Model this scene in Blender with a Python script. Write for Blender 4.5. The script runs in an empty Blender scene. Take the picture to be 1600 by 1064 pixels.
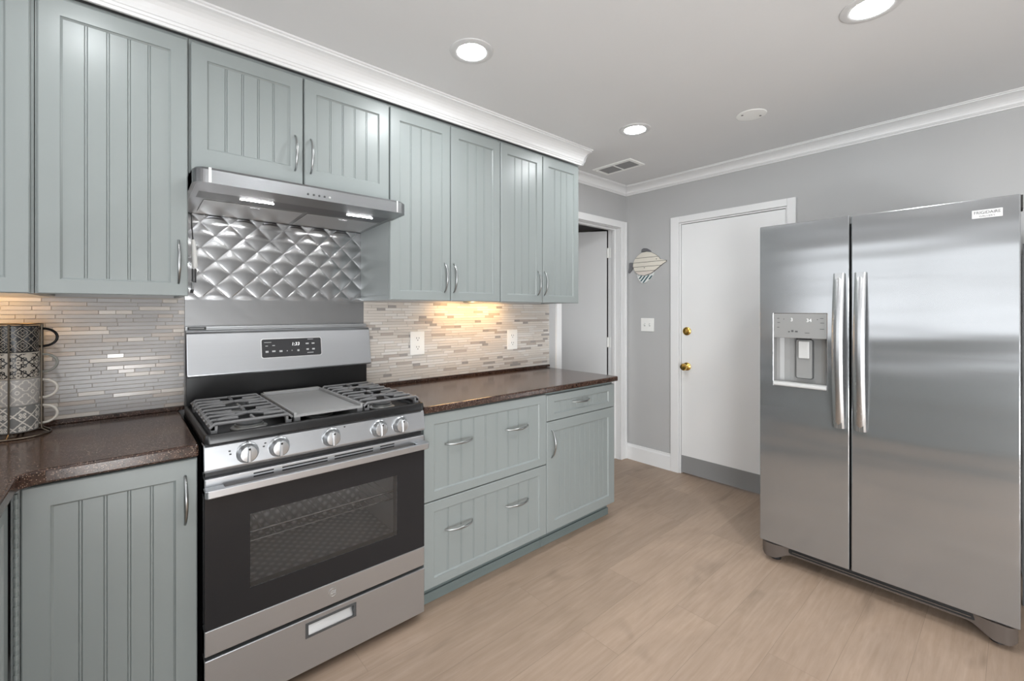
import bpy, bmesh, math, random
from mathutils import Vector, Matrix
random.seed(7)
sc = bpy.context.scene
COL = sc.collection
PI = math.pi

# ------------------------------------------------------------------ camera
cam = bpy.data.cameras.new('camera')
cam.sensor_width = 36.0
cam.lens = 692.04 / 1600 * 36
cam.shift_x = 13.138 / 1600
cam.shift_y = -45.393 / 1600
cam.clip_start = 0.02
camo = bpy.data.objects.new('camera', cam)
COL.objects.link(camo)
camo.location = (0.158, -2.3325, 1.3331)
camo.rotation_euler = (PI / 2, 0, -math.radians(40.8014))
sc.camera = camo

# ------------------------------------------------------------------ world, exposure, added daylight lamps
w = bpy.data.worlds.new('world')
sc.world = w
w.use_nodes = True
w.node_tree.nodes['Background'].inputs[0].default_value = (0.93, 0.96, 1.0, 1)
w.node_tree.nodes['Background'].inputs[1].default_value = 0.6
sc.view_settings.view_transform = 'Standard'
sc.view_settings.look = 'None'
sc.view_settings.gamma = 1
sc.view_settings.use_curve_mapping = False
sc.view_settings.exposure = 0.0

def area(name, loc, rot, sx, sy, power, col=(1, 1, 1)):
    l = bpy.data.lights.new(name, 'AREA')
    l.shape = 'RECTANGLE'
    l.size = sx
    l.size_y = sy
    l.energy = power
    l.color = col
    o = bpy.data.objects.new(name, l)
    o.location = loc
    o.rotation_euler = rot
    COL.objects.link(o)
    return o
H = 2.445
XB = 3.6493
XL = -0.69
YF = -4.6
WIN = (-2.75, -0.60, 1.02, 2.02)        # unseen sink window added for daylight, left wall: y0 y1 z0 z1
wy, wz = (WIN[0] + WIN[1]) / 2, (WIN[2] + WIN[3]) / 2
area('daylight_window', (XL - 0.10, wy, wz), (0, -PI / 2, 0), WIN[3] - WIN[2], WIN[1] - WIN[0], 13, (0.96, 0.98, 1))  # lamp added in the unseen sink window
SIDE = (-4.45, -3.15, 0.1, 2.1)         # unseen side opening added for fill light, left wall: y0 y1 z0 z1
area('daylight_side_opening', (XL - 0.10, (SIDE[0] + SIDE[1]) / 2, 0.85), (0, -PI / 2, 0), 1.5, 1.3, 116, (0.95, 0.98, 1))  # fill lamp added in the invented side opening
GL = (-0.62, 0.36, 0.0, 0.72)              # unseen low opening added for fill light behind the camera: x0 x1 z0 z1
gx = (GL[0] + GL[1]) / 2
area('daylight_patio_door', (gx, YF - 0.1, 0.36), (PI / 2, 0, 0), GL[1] - GL[0], 0.62, 76, (0.95, 0.98, 1))  # added fill lamp, kept low to brighten the base cabinets

# ------------------------------------------------------------------ materials
def lin(h):
    c = [int(h[i:i + 2], 16) / 255 for i in (0, 2, 4)]
    return tuple(x / 12.92 if x <= 0.04045 else ((x + 0.055) / 1.055) ** 2.4 for x in c) + (1,)

def mat(name, col, rough=0.5, metal=0.0, spec=0.5, aniso=0.0, emit=0.0, coat=0.0):
    m = bpy.data.materials.new(name)
    m.use_nodes = True
    b = m.node_tree.nodes['Principled BSDF']
    c = lin(col) if isinstance(col, str) else tuple(col) + (1,)
    b.inputs['Base Color'].default_value = c
    b.inputs['Roughness'].default_value = rough
    b.inputs['Metallic'].default_value = metal
    b.inputs['Specular IOR Level'].default_value = spec
    b.inputs['Anisotropic'].default_value = aniso
    b.inputs['Coat Weight'].default_value = coat
    if emit:
        b.inputs['Emission Color'].default_value = c
        b.inputs['Emission Strength'].default_value = emit
    return m

class NT:
    def __init__(s, m):
        s.t = m.node_tree
        s.b = s.t.nodes['Principled BSDF']
    def n(s, kind, **kw):
        x = s.t.nodes.new(kind)
        for k, v in kw.items():
            if k in x.inputs.keys():
                x.inputs[k].default_value = v
            else:
                setattr(x, k, v)
        return x
    def l(s, a, ai, b, bi):
        s.t.links.new(a.outputs[ai], b.inputs[bi])
    def coords(s, scale):
        c = s.n('ShaderNodeTexCoord')
        mp = s.n('ShaderNodeMapping')
        mp.inputs['Scale'].default_value = scale
        s.l(c, 'Object', mp, 'Vector')
        return mp
    def noise(s, scale, sc_, detail=4, rough=0.5):
        mp = s.coords(scale)
        x = s.n('ShaderNodeTexNoise')
        x.inputs['Scale'].default_value = sc_
        x.inputs['Detail'].default_value = detail
        x.inputs['Roughness'].default_value = rough
        s.l(mp, 0, x, 'Vector')
        return x
    def ramp(s, src, out, stops, interp='LINEAR'):
        r = s.n('ShaderNodeValToRGB')
        cr = r.color_ramp
        cr.interpolation = interp
        while len(cr.elements) < len(stops):
            cr.elements.new(0.5)
        for e, (p, c) in zip(cr.elements, stops):
            e.position = p
            e.color = c if isinstance(c, tuple) else (c, c, c, 1)
        s.l(src, out, r, 0)
        return r
    def bump(s, src, out, strength, dist=0.01):
        b = s.n('ShaderNodeBump')
        b.inputs['Strength'].default_value = strength
        b.inputs['Distance'].default_value = dist
        s.l(src, out, b, 'Height')
        s.l(b, 0, s.b, 'Normal')
        return b

def paint(name, col, rough, bump=0.06, nscale=60, var=0.03):
    m = mat(name, col, rough, spec=0.4)
    t = NT(m)
    x = t.noise((1, 1, 1), nscale, 3)
    t.bump(x, 0, bump, 0.002)
    y = t.noise((1, 1, 1), 2.5, 2)
    c = lin(col)
    lo = tuple(v * (1 - var) for v in c[:3]) + (1,)
    hi = tuple(min(1, v * (1 + var)) for v in c[:3]) + (1,)
    r = t.ramp(y, 0, [(0.3, lo), (0.7, hi)])
    t.l(r, 0, t.b, 'Base Color')
    return m

def steel(name, col, rough, axis, aniso=0.5, var=0.02, wave=0.0, metal=1.0):
    """brushed steel, grain along the given axis ('x' or 'y' or 'z')"""
    m = mat(name, col, rough, metal=metal)
    t = NT(m)
    s = {'x': (2, 400, 400), 'y': (400, 2, 400), 'z': (400, 400, 2)}[axis]
    x = t.noise(s, 1.0, 3)
    c = lin(col)
    r = t.ramp(x, 0, [(0.3, tuple(v * (1 - var) for v in c[:3]) + (1,)), (0.7, tuple(min(1, v * (1 + var)) for v in c[:3]) + (1,))])
    t.l(r, 0, t.b, 'Base Color')
    rr = t.ramp(x, 0, [(0.25, rough - 0.012), (0.75, rough + 0.018)])
    t.l(rr, 0, t.b, 'Roughness')
    if aniso:
        t.b.inputs['Anisotropic'].default_value = aniso
        tg = t.n('ShaderNodeTangent', direction_type='RADIAL', axis={'x': 'X', 'y': 'Y', 'z': 'Z'}[axis])
        cb = t.n('ShaderNodeCombineXYZ')
        for i, a in enumerate('xyz'):
            cb.inputs[i].default_value = 1.0 if a == axis else 0.0
        t.l(cb, 0, t.b, 'Tangent')
    if wave:
        wv = t.noise((1, 0.5, 3.6) if axis == 'y' else (1, 1, 1), 1.7, 1)
        t.bump(wv, 0, wave, 0.02)
    return m

M = {}
M['cabinet'] = paint('sage_paint', '8b9190', 0.33, 0.05, 90, 0.02)
M['carcass'] = paint('sage_paint_carcass', '838b89', 0.5, 0.03, 60)
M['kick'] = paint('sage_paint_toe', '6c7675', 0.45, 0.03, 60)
M['wall'] = paint('wall_paint', 'b4b4b4', 0.7, 0.10, 140, 0.015)
M['ceil'] = paint('ceiling_paint', 'dadada', 0.8, 0.08, 120, 0.01)
M['trim'] = paint('trim_paint', 'e6e6e6', 0.35, 0.03, 40, 0.01)
M['door'] = paint('door_paint', 'ebebeb', 0.4, 0.03, 40, 0.015)
M['white_plastic'] = mat('white_plastic', 'efefec', 0.35)
M['dark_slot'] = mat('dark_slot', '141414', 0.6)
M['grey_paint'] = paint('kick_plate_grey', '8f8f8f', 0.45, 0.04, 60)
M['brass'] = mat('brass', 'd6b262', 0.24, metal=1.0)
M['nickel'] = mat('satin_nickel', 'a3a5a5', 0.3, metal=1.0)
M['steel_x'] = steel('brushed_steel_range', 'bbbdc0', 0.29, 'x', 0.4, 0.012, metal=0.85)
M['steel_hood'] = steel('brushed_steel_hood', '8e8f91', 0.3, 'x', 0.4, 0.015)
M['steel_hood_under'] = steel('brushed_steel_hood_underside', 'c4c5c6', 0.42, 'x', 0.2, 0.01, metal=0.75)
M['steel_hood_dark'] = steel('brushed_steel_light_panel', '7d7e80', 0.4, 'x', 0.2, 0.01)
M['steel_y'] = steel('brushed_steel_fridge', 'a7a9ab', 0.17, 'y', 0.35, 0.006, 0.30, metal=0.82)
M['steel_plain'] = mat('plain_steel', 'bcbec0', 0.33, metal=0.9)
M['steel_bright'] = mat('bright_steel', 'e2e2e2', 0.3, metal=1.0)
M['quilt'] = steel('quilted_steel', 'a8a9aa', 0.19, 'x', 0.7, 0.01)
M['black_enamel'] = mat('black_enamel', '151516', 0.3)
M['black_plastic'] = mat('black_plastic', '1c1c1e', 0.4)
M['dark_grey'] = mat('dark_grey_plastic', '4a4b4c', 0.35)
M['panel_glass'] = mat('control_glass', '3c3c3e', 0.12)
M['iron'] = mat('cast_iron', '676768', 0.42, spec=0.6)
M['griddle'] = mat('griddle_iron', '9a9a9a', 0.42, metal=0.35)
M['burner'] = mat('burner_alloy', 'a8a8a6', 0.4, metal=0.8)
M['display'] = mat('display_white', 'f2f2f2', 0.4, emit=0.9)
M['display_dim'] = mat('display_pale', 'dcdcdc', 0.4, emit=0.15)
M['print_grey'] = mat('print_grey', 'bdbdbd', 0.5)
M['print_dark'] = mat('print_dark', '3a3a3a', 0.5)
M['badge'] = mat('badge_silver', 'c9c9c9', 0.4)
M['lamp'] = mat('lamp_lens', (0.95, 0.985, 1.0), 0.4, emit=235)
M['lamp_dim'] = mat('lamp_lens_dim', (0.95, 0.985, 1.0), 0.4, emit=120)
M['led'] = mat('led_lens', 'ffffff', 0.4, emit=85)
M['warm'] = mat('warm_lamp_lens', (1.0, 0.60, 0.24), 0.4, emit=60)
M['fridge_side'] = mat('fridge_side_grey', '5d5e5f', 0.4)
M['fridge_plastic'] = mat('fridge_grey_plastic', '868685', 0.35)
M['fridge_trim'] = mat('fridge_trim_pale', 'b9b9b8', 0.3)
M['taupe_plastic'] = mat('grille_plastic', '574f4a', 0.22)
M['gasket'] = mat('gasket', '26231f', 0.6)
M['lav'] = mat('vent_louvre', '8a8a8a', 0.5)
M['enamel_grey'] = mat('oven_liner', 'c4c4c4', 0.35)
M['chrome'] = mat('chrome_wire', 'd8d8d8', 0.15, metal=1.0)
M['wire'] = mat('rack_wire', '665e54', 0.35, metal=1.0)
M['cream_glaze'] = mat('cream_glaze', 'c8c2b9', 0.3)
M['black_glaze'] = mat('black_glaze', '17181a', 0.25)
M['grey_glaze'] = mat('grey_glaze', '85857f', 0.35)
M['pale_glaze'] = mat('pale_glaze', '9e9a96', 0.35)
M['line_tan'] = mat('tan_line', '8b8377', 0.4)
M['beige_glaze'] = mat('beige_glaze', 'aaa297', 0.35)
M['mid_glaze'] = mat('mid_grey_glaze', '6f6e6c', 0.35)
M['fish_wood'] = paint('fish_whitewash', 'ded8cc', 0.7, 0.1, 30, 0.05)
M['fish_pink'] = paint('fish_pinkwash', 'd9cfc6', 0.7, 0.1, 30, 0.05)
M['fish_edge'] = mat('fish_edge', '6d6a64', 0.7)
M['fish_grey'] = mat('fish_grey', '6b6b6e', 0.6)
M['fish_teal'] = mat('fish_teal', '3c5c64', 0.6)
M['fish_white'] = mat('fish_white', 'e2e4e2', 0.6)
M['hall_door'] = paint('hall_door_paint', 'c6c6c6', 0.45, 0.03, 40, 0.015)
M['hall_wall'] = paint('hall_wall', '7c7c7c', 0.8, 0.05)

# floor: vinyl planks along x
def floor_material():
    m = mat('vinyl_plank', 'a8927e', 0.42, spec=0.35)
    t = NT(m)
    mp = t.coords((1, 1, 1))
    mp.inputs['Location'].default_value = (0.37, 0.95, 0)
    br = t.n('ShaderNodeTexBrick', offset=0.37, offset_frequency=2, squash=1.0)
    br.inputs['Color1'].default_value = (0.0, 0.0, 0.0, 1)
    br.inputs['Color2'].default_value = (1, 1, 1, 1)
    br.inputs['Mortar'].default_value = (0.5, 0.5, 0.5, 1)
    br.inputs['Scale'].default_value = 1.0
    br.inputs['Mortar Size'].default_value = 0.0007
    br.inputs['Mortar Smooth'].default_value = 0.3
    br.inputs['Bias'].default_value = 0.0
    br.inputs['Brick Width'].default_value = 1.22
    br.inputs['Row Height'].default_value = 0.187
    t.l(mp, 0, br, 'Vector')
    # shift the grain per plank
    sep = t.n('ShaderNodeVectorMath', operation='MULTIPLY')
    t.l(br, 'Color', sep, 0)
    sep.inputs[1].default_value = (7.3, 3.1, 5.0)
    c2 = t.n('ShaderNodeTexCoord')
    add = t.n('ShaderNodeVectorMath', operation='ADD')
    t.l(c2, 'Object', add, 0)
    t.l(sep, 0, add, 1)
    def stretched(sx, sy, scale, detail, dist=0.0):
        q = t.n('ShaderNodeMapping')
        q.inputs['Scale'].default_value = (sx, sy, 1)
        t.l(add, 0, q, 'Vector')
        n = t.n('ShaderNodeTexNoise')
        n.inputs['Scale'].default_value = scale
        n.inputs['Detail'].default_value = detail
        n.inputs['Roughness'].default_value = 0.62
        n.inputs['Distortion'].default_value = dist
        t.l(q, 0, n, 'Vector')
        return n
    grain = stretched(4.5, 60, 1.0, 8, 0.5)
    cloud = stretched(1.6, 4.2, 1.0, 4, 0.8)
    knots = stretched(2.4, 6.5, 1.0, 2, 0.4)
    r1 = t.ramp(grain, 0, [(0.28, lin('a08a77')), (0.72, lin('b09a88'))])
    r2 = t.ramp(cloud, 0, [(0.3, 0.86), (0.7, 1.05)])
    mul = t.n('ShaderNodeMixRGB', blend_type='MULTIPLY')
    mul.inputs[0].default_value = 1.0
    t.l(r1, 0, mul, 1)
    t.l(r2, 0, mul, 2)
    r3 = t.ramp(knots, 0, [(0.62, 1.0), (0.80, 0.66)])
    mul2 = t.n('ShaderNodeMixRGB', blend_type='MULTIPLY')
    mul2.inputs[0].default_value = 1.0
    t.l(mul, 0, mul2, 1)
    t.l(r3, 0, mul2, 2)
    r4 = t.ramp(br, 'Color', [(0.0, 0.90), (1.0, 1.05)])
    mul3 = t.n('ShaderNodeMixRGB', blend_type='MULTIPLY')
    mul3.inputs[0].default_value = 1.0
    t.l(mul2, 0, mul3, 1)
    t.l(r4, 0, mul3, 2)
    r5 = t.ramp(br, 'Fac', [(0.0, 1.0), (1.0, 0.62)])
    mul4 = t.n('ShaderNodeMixRGB', blend_type='MULTIPLY')
    mul4.inputs[0].default_value = 1.0
    t.l(mul3, 0, mul4, 1)
    t.l(r5, 0, mul4, 2)
    t.l(mul4, 0, t.b, 'Base Color')
    t.bump(grain, 0, 0.12, 0.002)
    return m
M['floor'] = floor_material()

def stone_material():
    m = mat('brown_speckled_stone', '3c2a24', 0.16, spec=0.55)
    t = NT(m)
    mp = t.coords((1, 1, 1))
    def spots(scale, p0, p1):
        v = t.n('ShaderNodeTexVoronoi', feature='F1')
        v.inputs['Scale'].default_value = scale
        t.l(mp, 0, v, 'Vector')
        sp = t.n('ShaderNodeSeparateColor')
        t.l(v, 'Color', sp, 0)
        a = t.ramp(sp, 0, [(p0, 0.0), (p1, 1.0)])
        d = t.ramp(v, 'Distance', [(0.28, 1.0), (0.45, 0.0)])
        k = t.n('ShaderNodeMath', operation='MULTIPLY')
        t.l(a, 0, k, 0)
        t.l(d, 0, k, 1)
        return k
    base = t.noise((1, 1, 1), 55, 4)
    r = t.ramp(base, 0, [(0.3, lin('271b17')), (0.7, lin('46322a'))])
    cur = r
    for (s, p0, p1, col, f) in ((300, 0.76, 0.80, 'b59c88', 0.6), (230, 0.80, 0.83, '7d6152', 0.7), (280, 0.84, 0.86, '0e0b0b', 0.9)):
        k = spots(s, p0, p1)
        g = t.n('ShaderNodeMath', operation='MULTIPLY')
        t.l(k, 0, g, 0)
        g.inputs[1].default_value = f
        mx = t.n('ShaderNodeMixRGB', blend_type='MIX')
        t.l(g, 0, mx, 0)
        t.l(cur, 0, mx, 1)
        mx.inputs[2].default_value = lin(col)
        cur = mx
    t.l(cur, 0, t.b, 'Base Color')
    return m
M['stone'] = stone_material()

def oven_glass():
    m = bpy.data.materials.new('oven_glass')
    m.use_nodes = True
    nt = m.node_tree
    for n in list(nt.nodes):
        nt.nodes.remove(n)
    out = nt.nodes.new('ShaderNodeOutputMaterial')
    tr = nt.nodes.new('ShaderNodeBsdfTransparent')
    tr.inputs[0].default_value = (0.9, 0.9, 0.9, 1)
    df = nt.nodes.new('ShaderNodeBsdfDiffuse')
    df.inputs[0].default_value = (0.10, 0.10, 0.10, 1)
    mx = nt.nodes.new('ShaderNodeMixShader')
    mx.inputs[0].default_value = 0.16
    nt.links.new(tr.outputs[0], mx.inputs[1])
    nt.links.new(df.outputs[0], mx.inputs[2])
    gl = nt.nodes.new('ShaderNodeBsdfGlossy')
    gl.inputs['Roughness'].default_value = 0.05
    fr = nt.nodes.new('ShaderNodeFresnel')
    fr.inputs[0].default_value = 1.45
    mx2 = nt.nodes.new('ShaderNodeMixShader')
    nt.links.new(fr.outputs[0], mx2.inputs[0])
    nt.links.new(mx.outputs[0], mx2.inputs[1])
    nt.links.new(gl.outputs[0], mx2.inputs[2])
    nt.links.new(mx2.outputs[0], out.inputs[0])
    return m
M['oven_glass'] = oven_glass()
M['oven_black'] = mat('oven_black_glass', '262628', 0.08, spec=0.3)

def dotted():
    m = mat('dimpled_liner', '808080', 0.5)
    t = NT(m)
    mp = t.coords((1, 0, 1))
    mp.inputs['Rotation'].default_value = (0, 0, 0)
    v = t.n('ShaderNodeTexVoronoi', feature='F1')
    v.inputs['Scale'].default_value = 30
    v.inputs['Randomness'].default_value = 0.0
    mp2 = t.n('ShaderNodeMapping')
    mp2.inputs['Rotation'].default_value = (0, math.radians(45), 0)
    c = t.n('ShaderNodeTexCoord')
    sp = t.n('ShaderNodeSeparateXYZ')
    t.l(c, 'Object', sp, 0)
    ad = t.n('ShaderNodeMath', operation='ADD')
    t.l(sp, 'Y', ad, 0)
    t.l(sp, 'Z', ad, 1)
    cb = t.n('ShaderNodeCombineXYZ')
    t.l(sp, 'X', cb, 0)
    t.l(ad, 0, cb, 2)
    t.l(cb, 0, mp2, 'Vector')
    t.l(mp2, 0, v, 'Vector')
    r = t.ramp(v, 'Distance', [(0.12, lin('f2f2f2')), (0.42, lin('a2a2a2'))])
    t.l(r, 0, t.b, 'Base Color')
    return m
M['dimple'] = dotted()

TILES = []
for nm, col, ro in (('cream', 'd3ccc4', 0.22), ('white', 'd9d5d0', 0.14), ('stone', 'c9c2ba', 0.3), ('grey', 'a29d99', 0.18), ('taupe', 'b4aaa2', 0.2), ('dim', 'a5a2a1', 0.3)):  # last tile: weaker light on the left painted into its colour
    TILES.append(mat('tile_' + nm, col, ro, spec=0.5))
M['grout'] = mat('grout', 'b7b0a8', 0.8)

# ------------------------------------------------------------------ mesh helpers
class MB:
    def __init__(s):
        s.v = []
        s.f = []
        s.m = []
        s.T = None            # optional point map
    def p(s, x, y, z):
        q = (x, y, z)
        if s.T:
            q = s.T(*q)
        s.v.append(q)
        return len(s.v) - 1
    def face(s, idx, mi=0):
        s.f.append(tuple(idx))
        s.m.append(mi)
    def quad(s, a, b, c, d, mi=0):
        s.face([s.p(*a), s.p(*b), s.p(*c), s.p(*d)], mi)
        return s
    def box(s, x0, x1, y0, y1, z0, z1, mi=0):
        i = [s.p(x, y, z) for z in (z0, z1) for y in (y0, y1) for x in (x0, x1)]
        for q in ((0, 2, 3, 1), (4, 5, 7, 6), (0, 1, 5, 4), (2, 6, 7, 3), (0, 4, 6, 2), (1, 3, 7, 5)):
            s.face([i[k] for k in q], mi)
        return s
    def prism(s, pts, axis, a0, a1, mi=0):
        """closed outline pts (2-D) swept along axis"""
        def P(u, v, a):
            return {'x': (a, u, v), 'y': (u, a, v), 'z': (u, v, a)}[axis]
        A = [s.p(*P(u, v, a0)) for u, v in pts]
        B = [s.p(*P(u, v, a1)) for u, v in pts]
        n = len(pts)
        for k in range(n):
            s.face([A[k], A[(k + 1) % n], B[(k + 1) % n], B[k]], mi)
        s.face(A[::-1], mi)
        s.face(B, mi)
        return s
    def tube(s, path, r, seg=10, mi=0, closed=False, sx=1.0):
        """round tube; r a number or one radius per point"""
        P = [Vector(p) for p in path]
        n = len(P)
        R = r if isinstance(r, (list, tuple)) else [r] * n
        rings = []
        up = None
        for k in range(n):
            if closed:
                d = (P[(k + 1) % n] - P[k - 1]).normalized()
            else:
                d = (P[min(k + 1, n - 1)] - P[max(k - 1, 0)]).normalized()
            if up is None:
                up = Vector((0, 0, 1)) if abs(d.z) < 0.9 else Vector((1, 0, 0))
            a = d.cross(up)
            if a.length < 1e-6:
                a = d.orthogonal()
            a.normalize()
            b = a.cross(d).normalized()
            up = b
            ring = []
            for q in range(seg):
                t = 2 * PI * q / seg
                ring.append(s.p(*(P[k] + a * (math.cos(t) * R[k] * sx) + b * (math.sin(t) * R[k]))))
            rings.append(ring)
        for k in range(n if closed else n - 1):
            A, B = rings[k], rings[(k + 1) % n]
            for q in range(seg):
                s.face([A[q], A[(q + 1) % seg], B[(q + 1) % seg], B[q]], mi)
        if not closed:
            s.face(rings[0][::-1], mi)
            s.face(rings[-1], mi)
        return s
    def lathe(s, prof, c, axis='z', seg=32, mi=0, cap=True, flip=1):
        """profile [(r, h)] turned about the axis through c"""
        rings = []
        for r, h in prof:
            ring = []
            for q in range(seg):
                t = 2 * PI * q / seg
                u, v = r * math.cos(t), r * math.sin(t)
                P = {'z': (c[0] + u, c[1] + v, c[2] + h), 'x': (c[0] + h, c[1] + u, c[2] + v), 'y': (c[0] + u, c[1] + h, c[2] + v)}[axis]
                ring.append(s.p(*P))
            rings.append(ring)
        for A, B in zip(rings, rings[1:]):
            for q in range(seg):
                s.face([A[q], A[(q + 1) % seg], B[(q + 1) % seg], B[q]], mi)
        if cap:
            s.face(rings[0][::-1], mi)
            s.face(rings[-1], mi)
        return s
    def build(s, name, mats, parent=None, bevel=0.0, smooth=False, seg=2, recalc=True):
        base = WORLD.get(parent.name, (0, 0, 0)) if parent else (0, 0, 0)
        me = bpy.data.meshes.new(name)
        me.from_pydata([(x - base[0], y - base[1], z - base[2]) for x, y, z in s.v], [], s.f)
        if not isinstance(mats, (list, tuple)):
            mats = [mats]
        for m in mats:
            me.materials.append(m)
        me.polygons.foreach_set('material_index', s.m)
        if recalc:
            bm = bmesh.new()
            bm.from_mesh(me)
            bmesh.ops.recalc_face_normals(bm, faces=bm.faces)
            bm.to_mesh(me)
            bm.free()
        if smooth:
            me.polygons.foreach_set('use_smooth', [True] * len(me.polygons))
            try:
                me.set_sharp_from_angle(angle=math.radians(38))
            except Exception:
                pass
        o = bpy.data.objects.new(name, me)
        COL.objects.link(o)
        if parent:
            o.parent = parent
        WORLD[o.name] = base
        if bevel:
            b = o.modifiers.new('bevel', 'BEVEL')
            b.width = bevel
            b.segments = seg
            b.limit_method = 'ANGLE'
            b.angle_limit = math.radians(35)
        return o
WORLD = {}

def tag(o, label, cat, group=None):
    o['label'] = label
    o['category'] = cat
    if group:
        o['group'] = group
    return o

def thing(name, label, cat, loc, group=None):
    o = bpy.data.objects.new(name, None)
    o.empty_display_size = 0.05
    o.location = loc
    COL.objects.link(o)
    WORLD[o.name] = tuple(loc)
    return tag(o, label, cat, group)

def struct(o):
    o['kind'] = 'structure'
    return o

def text(name, body, size, loc, rot, m, parent, depth=0.0004, align='CENTER', shear=0.0, sx=1.0):
    cu = bpy.data.curves.new(name + '_curve', 'FONT')
    cu.body = body
    cu.size = size
    cu.extrude = depth
    cu.shear = shear
    cu.align_x = align
    cu.align_y = 'CENTER'
    tmp = bpy.data.objects.new(name + '_tmp', cu)
    COL.objects.link(tmp)
    bpy.context.view_layer.update()
    dg = bpy.context.evaluated_depsgraph_get()
    me = bpy.data.meshes.new_from_object(tmp.evaluated_get(dg))
    bpy.data.objects.remove(tmp)
    base = WORLD.get(parent.name, (0, 0, 0)) if parent else (0, 0, 0)
    R = Matrix.Rotation(rot[2], 4, 'Z') @ Matrix.Rotation(rot[1], 4, 'Y') @ Matrix.Rotation(rot[0], 4, 'X')
    me.transform(Matrix.Translation(Vector(loc) - Vector(base)) @ R @ Matrix.Diagonal((sx, 1, 1, 1)))
    me.materials.clear()
    me.materials.append(m)
    o = bpy.data.objects.new(name, me)
    COL.objects.link(o)
    if parent:
        o.parent = parent
    WORLD[o.name] = base
    return o
FACE_Y = (PI / 2, 0, 0)              # text read from -y
FACE_X = (PI / 2, 0, -PI / 2)        # text read from -x

def rrect(x0, x1, z0, z1, r, n=5):
    pts = []
    for cx, cz, a0 in ((x1 - r, z1 - r, 0), (x0 + r, z1 - r, 90), (x0 + r, z0 + r, 180), (x1 - r, z0 + r, 270)):
        for k in range(n + 1):
            a = math.radians(a0 + 90 * k / n)
            pts.append((cx + r * math.cos(a), cz + r * math.sin(a)))
    return pts

def slab_with_hole(mb, x0, x1, z0, z1, hx0, hx1, hz0, hz1, y0, y1, mi=0):
    """slab in the xz plane from y0 to y1 with a rectangular hole"""
    X = [x0, hx0, hx1, x1]
    Z = [z0, hz0, hz1, z1]
    g = {}
    for yi, y in enumerate((y0, y1)):
        for i, x in enumerate(X):
            for k, z in enumerate(Z):
                g[i, k, yi] = mb.p(x, y, z)
    for i in range(3):
        for k in range(3):
            if i == 1 and k == 1:
                continue
            for yi in (0, 1):
                mb.face([g[i, k, yi], g[i + 1, k, yi], g[i + 1, k + 1, yi], g[i, k + 1, yi]], mi)
    for i in range(3):
        for k in (0, 3):
            mb.face([g[i, k, 0], g[i + 1, k, 0], g[i + 1, k, 1], g[i, k, 1]], mi)
            mb.face([g[k, i, 0], g[k, i + 1, 0], g[k, i + 1, 1], g[k, i, 1]], mi)
    for a, b in (((1, 1), (2, 1)), ((2, 1), (2, 2)), ((2, 2), (1, 2)), ((1, 2), (1, 1))):
        mb.face([g[a[0], a[1], 0], g[b[0], b[1], 0], g[b[0], b[1], 1], g[a[0], a[1], 1]], mi)
    return mb

# ------------------------------------------------------------------ room shell
DW = (2.757, 3.555, 2.085)            # doorway in the back wall: x0 x1 head
D1 = (-1.298, -0.512, 2.062)          # white door in the right wall: y0 y1 head
mb = MB()
mb.box(XL - 0.2, 5.2, YF - 0.3, 2.4, -0.12, 0.0)
struct(mb.build('floor', M['floor']))
mb = MB()
mb.box(XL - 0.2, 5.2, YF - 0.3, 2.4, H, H + 0.12)
struct(mb.build('ceiling', M['ceil']))
mb = MB()                               # back wall with the doorway
mb.box(XL - 0.12, DW[0], 0.0, 0.125, 0, H)
mb.box(DW[1], XB + 0.12, 0.0, 0.125, 0, H)
mb.box(DW[0], DW[1], 0.0, 0.125, DW[2], H)
struct(mb.build('wall_back', M['wall']))
mb = MB()                               # right wall with the door opening
mb.box(XB, XB + 0.12, D1[1], 0.0, 0, H)
mb.box(XB, XB + 0.12, YF, D1[0], 0, H)
mb.box(XB, XB + 0.12, D1[0], D1[1], D1[2], H)
struct(mb.build('wall_right', M['wall']))
mb = MB()                               # left wall with the added sink window and side opening
mb.box(XL - 0.12, XL, WIN[1], 0.0, 0, H)
mb.box(XL - 0.12, XL, YF, SIDE[0], 0, H)
mb.box(XL - 0.12, XL, SIDE[1], WIN[0], 0, H)
mb.box(XL - 0.12, XL, SIDE[0], SIDE[1], 0, SIDE[2])
mb.box(XL - 0.12, XL, SIDE[0], SIDE[1], SIDE[3], H)
mb.box(XL - 0.12, XL, WIN[0], WIN[1], 0, WIN[2])
mb.box(XL - 0.12, XL, WIN[0], WIN[1], WIN[3], H)
struct(mb.build('wall_left', M['wall']))
mb = MB()                               # wall behind the camera with the added low opening
mb.box(XL - 0.12, GL[0], YF - 0.12, YF, 0, H)
mb.box(GL[1], XB + 0.12, YF - 0.12, YF, 0, H)
mb.box(GL[0], GL[1], YF - 0.12, YF, GL[3], H)
struct(mb.build('wall_front', M['wall']))
mb = MB()                               # frame of the added sink window, rails shaped for fridge reflections
for a, b in ((WIN[0], WIN[0] + 0.04), (WIN[1] - 0.04, WIN[1]), ((WIN[0] + WIN[1]) / 2 - 0.02, (WIN[0] + WIN[1]) / 2 + 0.02)):
    mb.box(XL - 0.08, XL - 0.04, a, b, WIN[2], WIN[3])
for a, b in ((WIN[2], WIN[2] + 0.04), (WIN[3] - 0.04, WIN[3]), (1.60, 1.68)):
    mb.box(XL - 0.08, XL - 0.04, WIN[0] + 0.04, WIN[1] - 0.04, a, b)
struct(mb.build('window_1', M['trim']))
mb = MB()  # frame of the added low opening
for a in (GL[0], (GL[0] + GL[1]) / 2 - 0.03, GL[1] - 0.06):
    mb.box(a, a + 0.06, YF - 0.08, YF - 0.03, 0, GL[3])
mb.box(GL[0] + 0.06, GL[1] - 0.06, YF - 0.08, YF - 0.03, GL[3] - 0.06, GL[3])
struct(mb.build('window_2', M['trim']))
mb = MB()  # frame of the added side opening
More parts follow.
